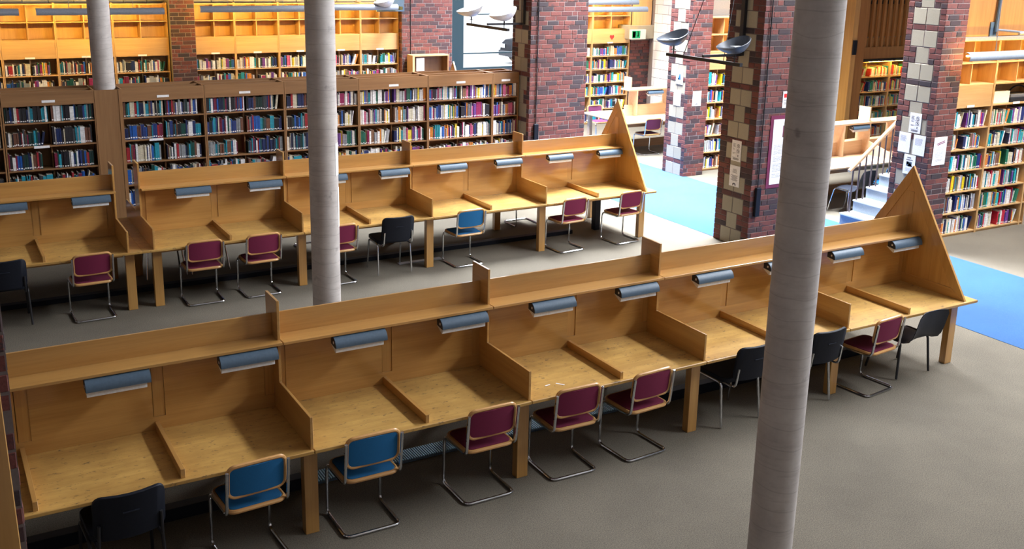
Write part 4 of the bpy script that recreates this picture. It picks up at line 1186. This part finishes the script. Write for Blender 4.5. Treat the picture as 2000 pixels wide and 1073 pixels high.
notice('white sheet with two heading lines and a dark blue picture ' + f, 'x-', (10.160, 3.815, 1.07), 0.205, 0.295, words('ink', 0.82, u0=0.28, u1=0.72, hgt=0.05) + words('ink', 0.71, u0=0.22, u1=0.80, hgt=0.05) + [('lampblue', 0.25, 0.42, 0.72, 0.64), ('fblue', 0.27, 0.5, 0.45, 0.63), ('black', 0, 0, 0, 0, [(0.38, 0.40), (0.50, 0.58), (0.62, 0.56), (0.80, 0.40)])] + para('inklight', 0.30, 4, 0.05, u0=0.15, u1=0.85, hgt=0.018, centre=True))
notice('long white letter with a slanting red heading on the side face of the sunlit pillar', 'y-', (10.245, 3.389, 1.25), 0.285, 0.42, [('maroon', 0, 0, 0, 0, [(0.22, 0.74), (0.22, 0.77), (0.82, 0.87), (0.82, 0.84)]), ('maroon', 0, 0, 0, 0, [(0.28, 0.70), (0.28, 0.73), (0.84, 0.82), (0.84, 0.79)])] + para('inklight', 0.64, 4, 0.035, u0=0.2, u1=0.85, hgt=0.014) + para('inklight', 0.46, 7, 0.033, u0=0.15, u1=0.85, hgt=0.014) + para('ink', 0.18, 2, 0.04, u0=0.2, u1=0.8, hgt=0.014, centre=True))
notice('white sheet with a dark logo on the sunlit pillar facing the small bookcase', 'y-', (10.285, 8.919, 1.38), 0.21, 0.29, letter('inklight', [('ink', 0, 0, 0, 0, [(0.36, 0.06), (0.36, 0.14), (0.44, 0.18), (0.56, 0.18), (0.64, 0.14), (0.64, 0.06), (0.57, 0.06), (0.57, 0.11), (0.43, 0.11), (0.43, 0.06)])]))
notice('white sheet with a blue picture on the bright block face of the far sunlit pillar', 'x-', (10.160, 9.30, 1.78), 0.21, 0.29, [('fblue', 0, 0, 0, 0, [(0.30, 0.3), (0.5, 0.7), (0.62, 0.66), (0.70, 0.3)]), ('lampblue', 0.28, 0.3, 0.45, 0.42)])
notice('blank white sheet taped low on the bright block face of the far pillar', 'x-', (10.160, 9.33, 1.36), 0.21, 0.30, para('inklight', 0.8, 2, 0.06, u0=0.2, u1=0.6))
# sheets wrapped on the middle column
def wrap(label, cx, cy, a0, a1, z0, z1, items):
    t = thing('notice', label, 'notice', (cx, cy, 0))
    def patch(b0, b1, y0, y1, r0, r1):
        n = 8; v = []
        for r in (r0, r1):
            for z in (y0, y1):
                for i in range(n + 1):
                    a = b0 + (b1 - b0) * i / n; v.append((r * math.cos(a), r * math.sin(a), z))
        k = n + 1; f = []
        for i in range(n):
            f += [(i, i + 1, k + i + 1, k + i), (2 * k + i + 1, 2 * k + i, 3 * k + i, 3 * k + i + 1), (i + 1, i, 2 * k + i, 2 * k + i + 1), (k + i, k + i + 1, 3 * k + i + 1, 3 * k + i)]
        f += [(0, k, 3 * k, 2 * k), (n, 2 * k + n, 3 * k + n, k + n)]
        return v, f
    MB().add(*patch(a0, a1, z0, z1, 0.151, 0.153)).obj('sheet', 'paper', t)
    for m, q0, q1, w0, w1 in items: MB().add(*patch(a0 + (a1 - a0) * q0, a0 + (a1 - a0) * q1, z0 + (z1 - z0) * w0, z0 + (z1 - z0) * w1, 0.153, 0.1536)).obj('print', m, t)
aa = math.atan2(-6.30 - 3.74, -2.54 - 1.022)
wrap('white sheet with a red and blue print wrapped on the middle column', 1.022, 3.74, aa + 0.95, aa + 2.2, 1.86, 2.20, [('red', 0.45, 0.7, 0.62, 0.85), ('fblue', 0.45, 0.7, 0.40, 0.55)])
wrap('glossy white sheet low on the edge of the middle column', 1.022, 3.74, aa + 1.15, aa + 2.3, 1.30, 1.72, [('inklight', 0.3, 0.7, 0.5, 0.52)])
# exit sign
notice('green and white running man exit sign on the pale lintel', 'y-', (13.10, 14.862, 2.13), 0.46, 0.24, [('green', 0.06, 0.1, 0.62, 0.9), ('white', 0.10, 0.18, 0.30, 0.82), ('green', 0.16, 0.66, 0.21, 0.78), ('green', 0, 0, 0, 0, [(0.14, 0.62), (0.22, 0.64), (0.27, 0.48), (0.24, 0.46), (0.21, 0.54), (0.22, 0.40), (0.28, 0.24), (0.24, 0.22), (0.19, 0.38), (0.13, 0.24), (0.10, 0.27), (0.16, 0.42)]), ('white', 0, 0, 0, 0, [(0.44, 0.82), (0.50, 0.82), (0.50, 0.42), (0.54, 0.42), (0.47, 0.2), (0.40, 0.42), (0.44, 0.42)])], cat='sign', back='white', th=0.08)
# red heart on the bookcase panel
hp = []
for i in range(24):
    a = 2 * PI * i / 24; hp.append((0.0042 * 16 * math.sin(a) ** 3, 0.0045 * (13 * math.cos(a) - 5 * math.cos(2 * a) - 2 * math.cos(3 * a) - math.cos(4 * a))))
h = MB().prism(hp, 'y', -0.003, 0.0).obj('heart_sticker', 'red'); h.location = (12.67, 15.007, 2.18)
tag(h, 'red paper heart stuck on the pale bookcase panel', 'sticker')

# ------------------------------------------------------------------ small things
cb = thing('display_cupboard', 'small open wooden cupboard against the brick back wall', 'cupboard', (6.96, 14.52, 0))
bx('side_panel', 'yz', cb, 0, 0.03, 0, 0.30, 0, 1.90); bx('side_panel', 'sz', cb, 0.86, 0.89, 0, 0.30, 0, 1.90)
bx('top_panel', 'yx', cb, 0, 0.89, 0, 0.30, 1.90, 1.925); bx('back_panel', 'sz', cb, 0.03, 0.86, 0.28, 0.30, 0, 1.90)
bx('front_stile', 'yz', cb, 0.03, 0.05, 0, 0.02, 0, 1.90)
for z in (0.1, 0.7, 1.3): bx('shelf_board', 'sx', cb, 0.03, 0.86, 0.02, 0.28, z - 0.02, z)
notice('white sheet stuck on the front of the small cupboard', 'y-', (7.05, 14.515, 1.58), 0.19, 0.28, para('inklight', 0.85, 9, 0.06, u0=0.1, u1=0.9, hgt=0.02))
for lab, x, y, z0, z1, zb0, zb1 in (('thin black cable and box running down the broad brick pillar', 6.76, 8.905, 1.25, 4.6, 0.98, 1.26), ('thin black cable and box running down the dark quoined pillar', 7.845, 4.443, 0.92, 4.6, 0.50, 0.93)):
    c = thing('wall_cable', lab, 'cable', (x, y, 0))
    MB().tube([(0, 0, z0), (0, 0, z1)], 0.009, 6).obj('cable', 'blackmetal', c)
    bx('junction_box', 'black', c, -0.045, 0.045, -0.035, 0.010, zb0, zb1, 0.006)
    for z in (1.6, 2.4, 3.2): bx('clip', 'blackmetal', c, -0.016, 0.016, -0.014, 0.006, z, z + 0.03)
c = thing('wall_cable', 'thin dark cable down the brick back wall next to the bookcases', 'cable', (7.06, 14.845, 0))
MB().tube([(0, 0, 1.4), (0, 0, 4.2)], 0.008, 6).obj('cable', 'blackmetal', c)
tag(bx('card_box', 'cardboard', None, 11.86, 12.27, 3.66, 3.90, bz(6) + 0.001, bz(6) + 0.185, 0.004), 'white card box on an open shelf of the right-hand bookcase', 'box')
bs = thing('basket', 'grey tray with a curved dark handle beside the white card box', 'basket', (12.29, 3.66, bz(6) + 0.001))
bx('tray', 'charcoal', bs, 0.02, 0.56, 0, 0.25, 0, 0.07, 0.006); bx('liner', 'mesh', bs, 0.03, 0.55, 0.01, 0.24, 0.07, 0.12, 0.006)
MB().tube([(0.05 + 0.24 * (1 - math.cos(PI * i / 12)), 0.08, 0.10 + 0.15 * math.sin(PI * i / 12)) for i in range(13)], 0.012, 8).obj('handle', 'black', bs, smooth=True)
# paper scraps on the desk
sp = bx('paper_scrap', 'paper', None, 0, 0.05, 0, 0.012, 0, 0.001); sp.location = (1.60, 0.20, T + 0.0005); sp.rotation_euler = (0, 0, 0.1)
tag(sp, 'tiny white paper scrap on a front row desktop, the shorter of two', 'paper')
sp = bx('paper_scrap', 'paper', None, 0, 0.075, 0, 0.012, 0, 0.001); sp.location = (1.70, 0.205, T + 0.0005); sp.rotation_euler = (0, 0, -0.9)
tag(sp, 'thin white paper scrap slanting on a front row desktop beside a shorter scrap', 'paper')

# car outside the window
car = thing('car', 'dark car parked outside the bright back window', 'car', (17.9, 28.4, -0.1))
body = [(0.0, 0.35), (0.05, 0.75), (0.25, 0.92), (1.05, 1.02), (1.70, 1.48), (3.0, 1.50), (3.7, 1.05), (4.1, 0.95), (4.15, 0.35)]
MB().prism(body, 'y', 0.0, 1.7).obj('body', 'car', car, bevel=0.03)
MB().prism([(1.12, 1.03), (1.72, 1.43), (2.9, 1.44), (3.5, 1.05)], 'y', -0.01, 1.71).obj('window_glass', 'carglass', car)
for x in (0.75, 3.3):
    for y in (-0.02, 1.52):
        m = MB(); m.prism([(x + 0.33 * math.cos(2 * PI * i / 20), 0.33 + 0.33 * math.sin(2 * PI * i / 20)) for i in range(20)], 'y', y, y + 0.2); m.obj('wheel', 'black', car)
bx('headlamp', 'chrome', car, -0.01, 0.12, 0.08, 0.45, 0.62, 0.78); bx('headlamp', 'chrome', car, -0.01, 0.12, 1.25, 1.62, 0.62, 0.78)
bx('bumper', 'charcoal', car, -0.06, 0.2, 0.03, 1.67, 0.30, 0.52, 0.02)

# near brick pillar and slanting timber edge at the picture's edge
np_ = thing('brick_pillar', 'near brick pillar cut off by the lower edge of the picture beside the first desk', 'pillar', (0, 0, 0), kind='structure')
bx('mortar_core', 'mortardark', np_, -3.30, -2.364, -2.26, -1.60, 0, 10)
j = MB()
courses(Face((-3.30, -2.255, 0), 'y-'), np_, 0.94, 0, 4.0, (1.0, 2.9), j)
courses(Face((-2.369, -2.26, 0), 'x+'), np_, 0.66, 0, 4.0, (1.0, 2.9), j)
finish(np_, j)
tr = thing('timber_rail', 'slanting brown timber board at the lower edge in front of the near brick pillar', 'rail', (0, 0, 0))
MB().prism([(-3.4, 2.0), (-2.435, 2.0), (-2.461, 3.40), (-3.4, 3.6)], 'y', -4.02, -3.97).obj('board', 'oz', tr, bevel=0.002)

S.cycles.max_bounces = 8
S.cycles.diffuse_bounces = 5
S.cycles.glossy_bounces = 4
S.cycles.transparent_max_bounces = 8
S.cycles.sample_clamp_indirect = 6.0
S.cycles.caustics_reflective = False
S.cycles.caustics_refractive = False
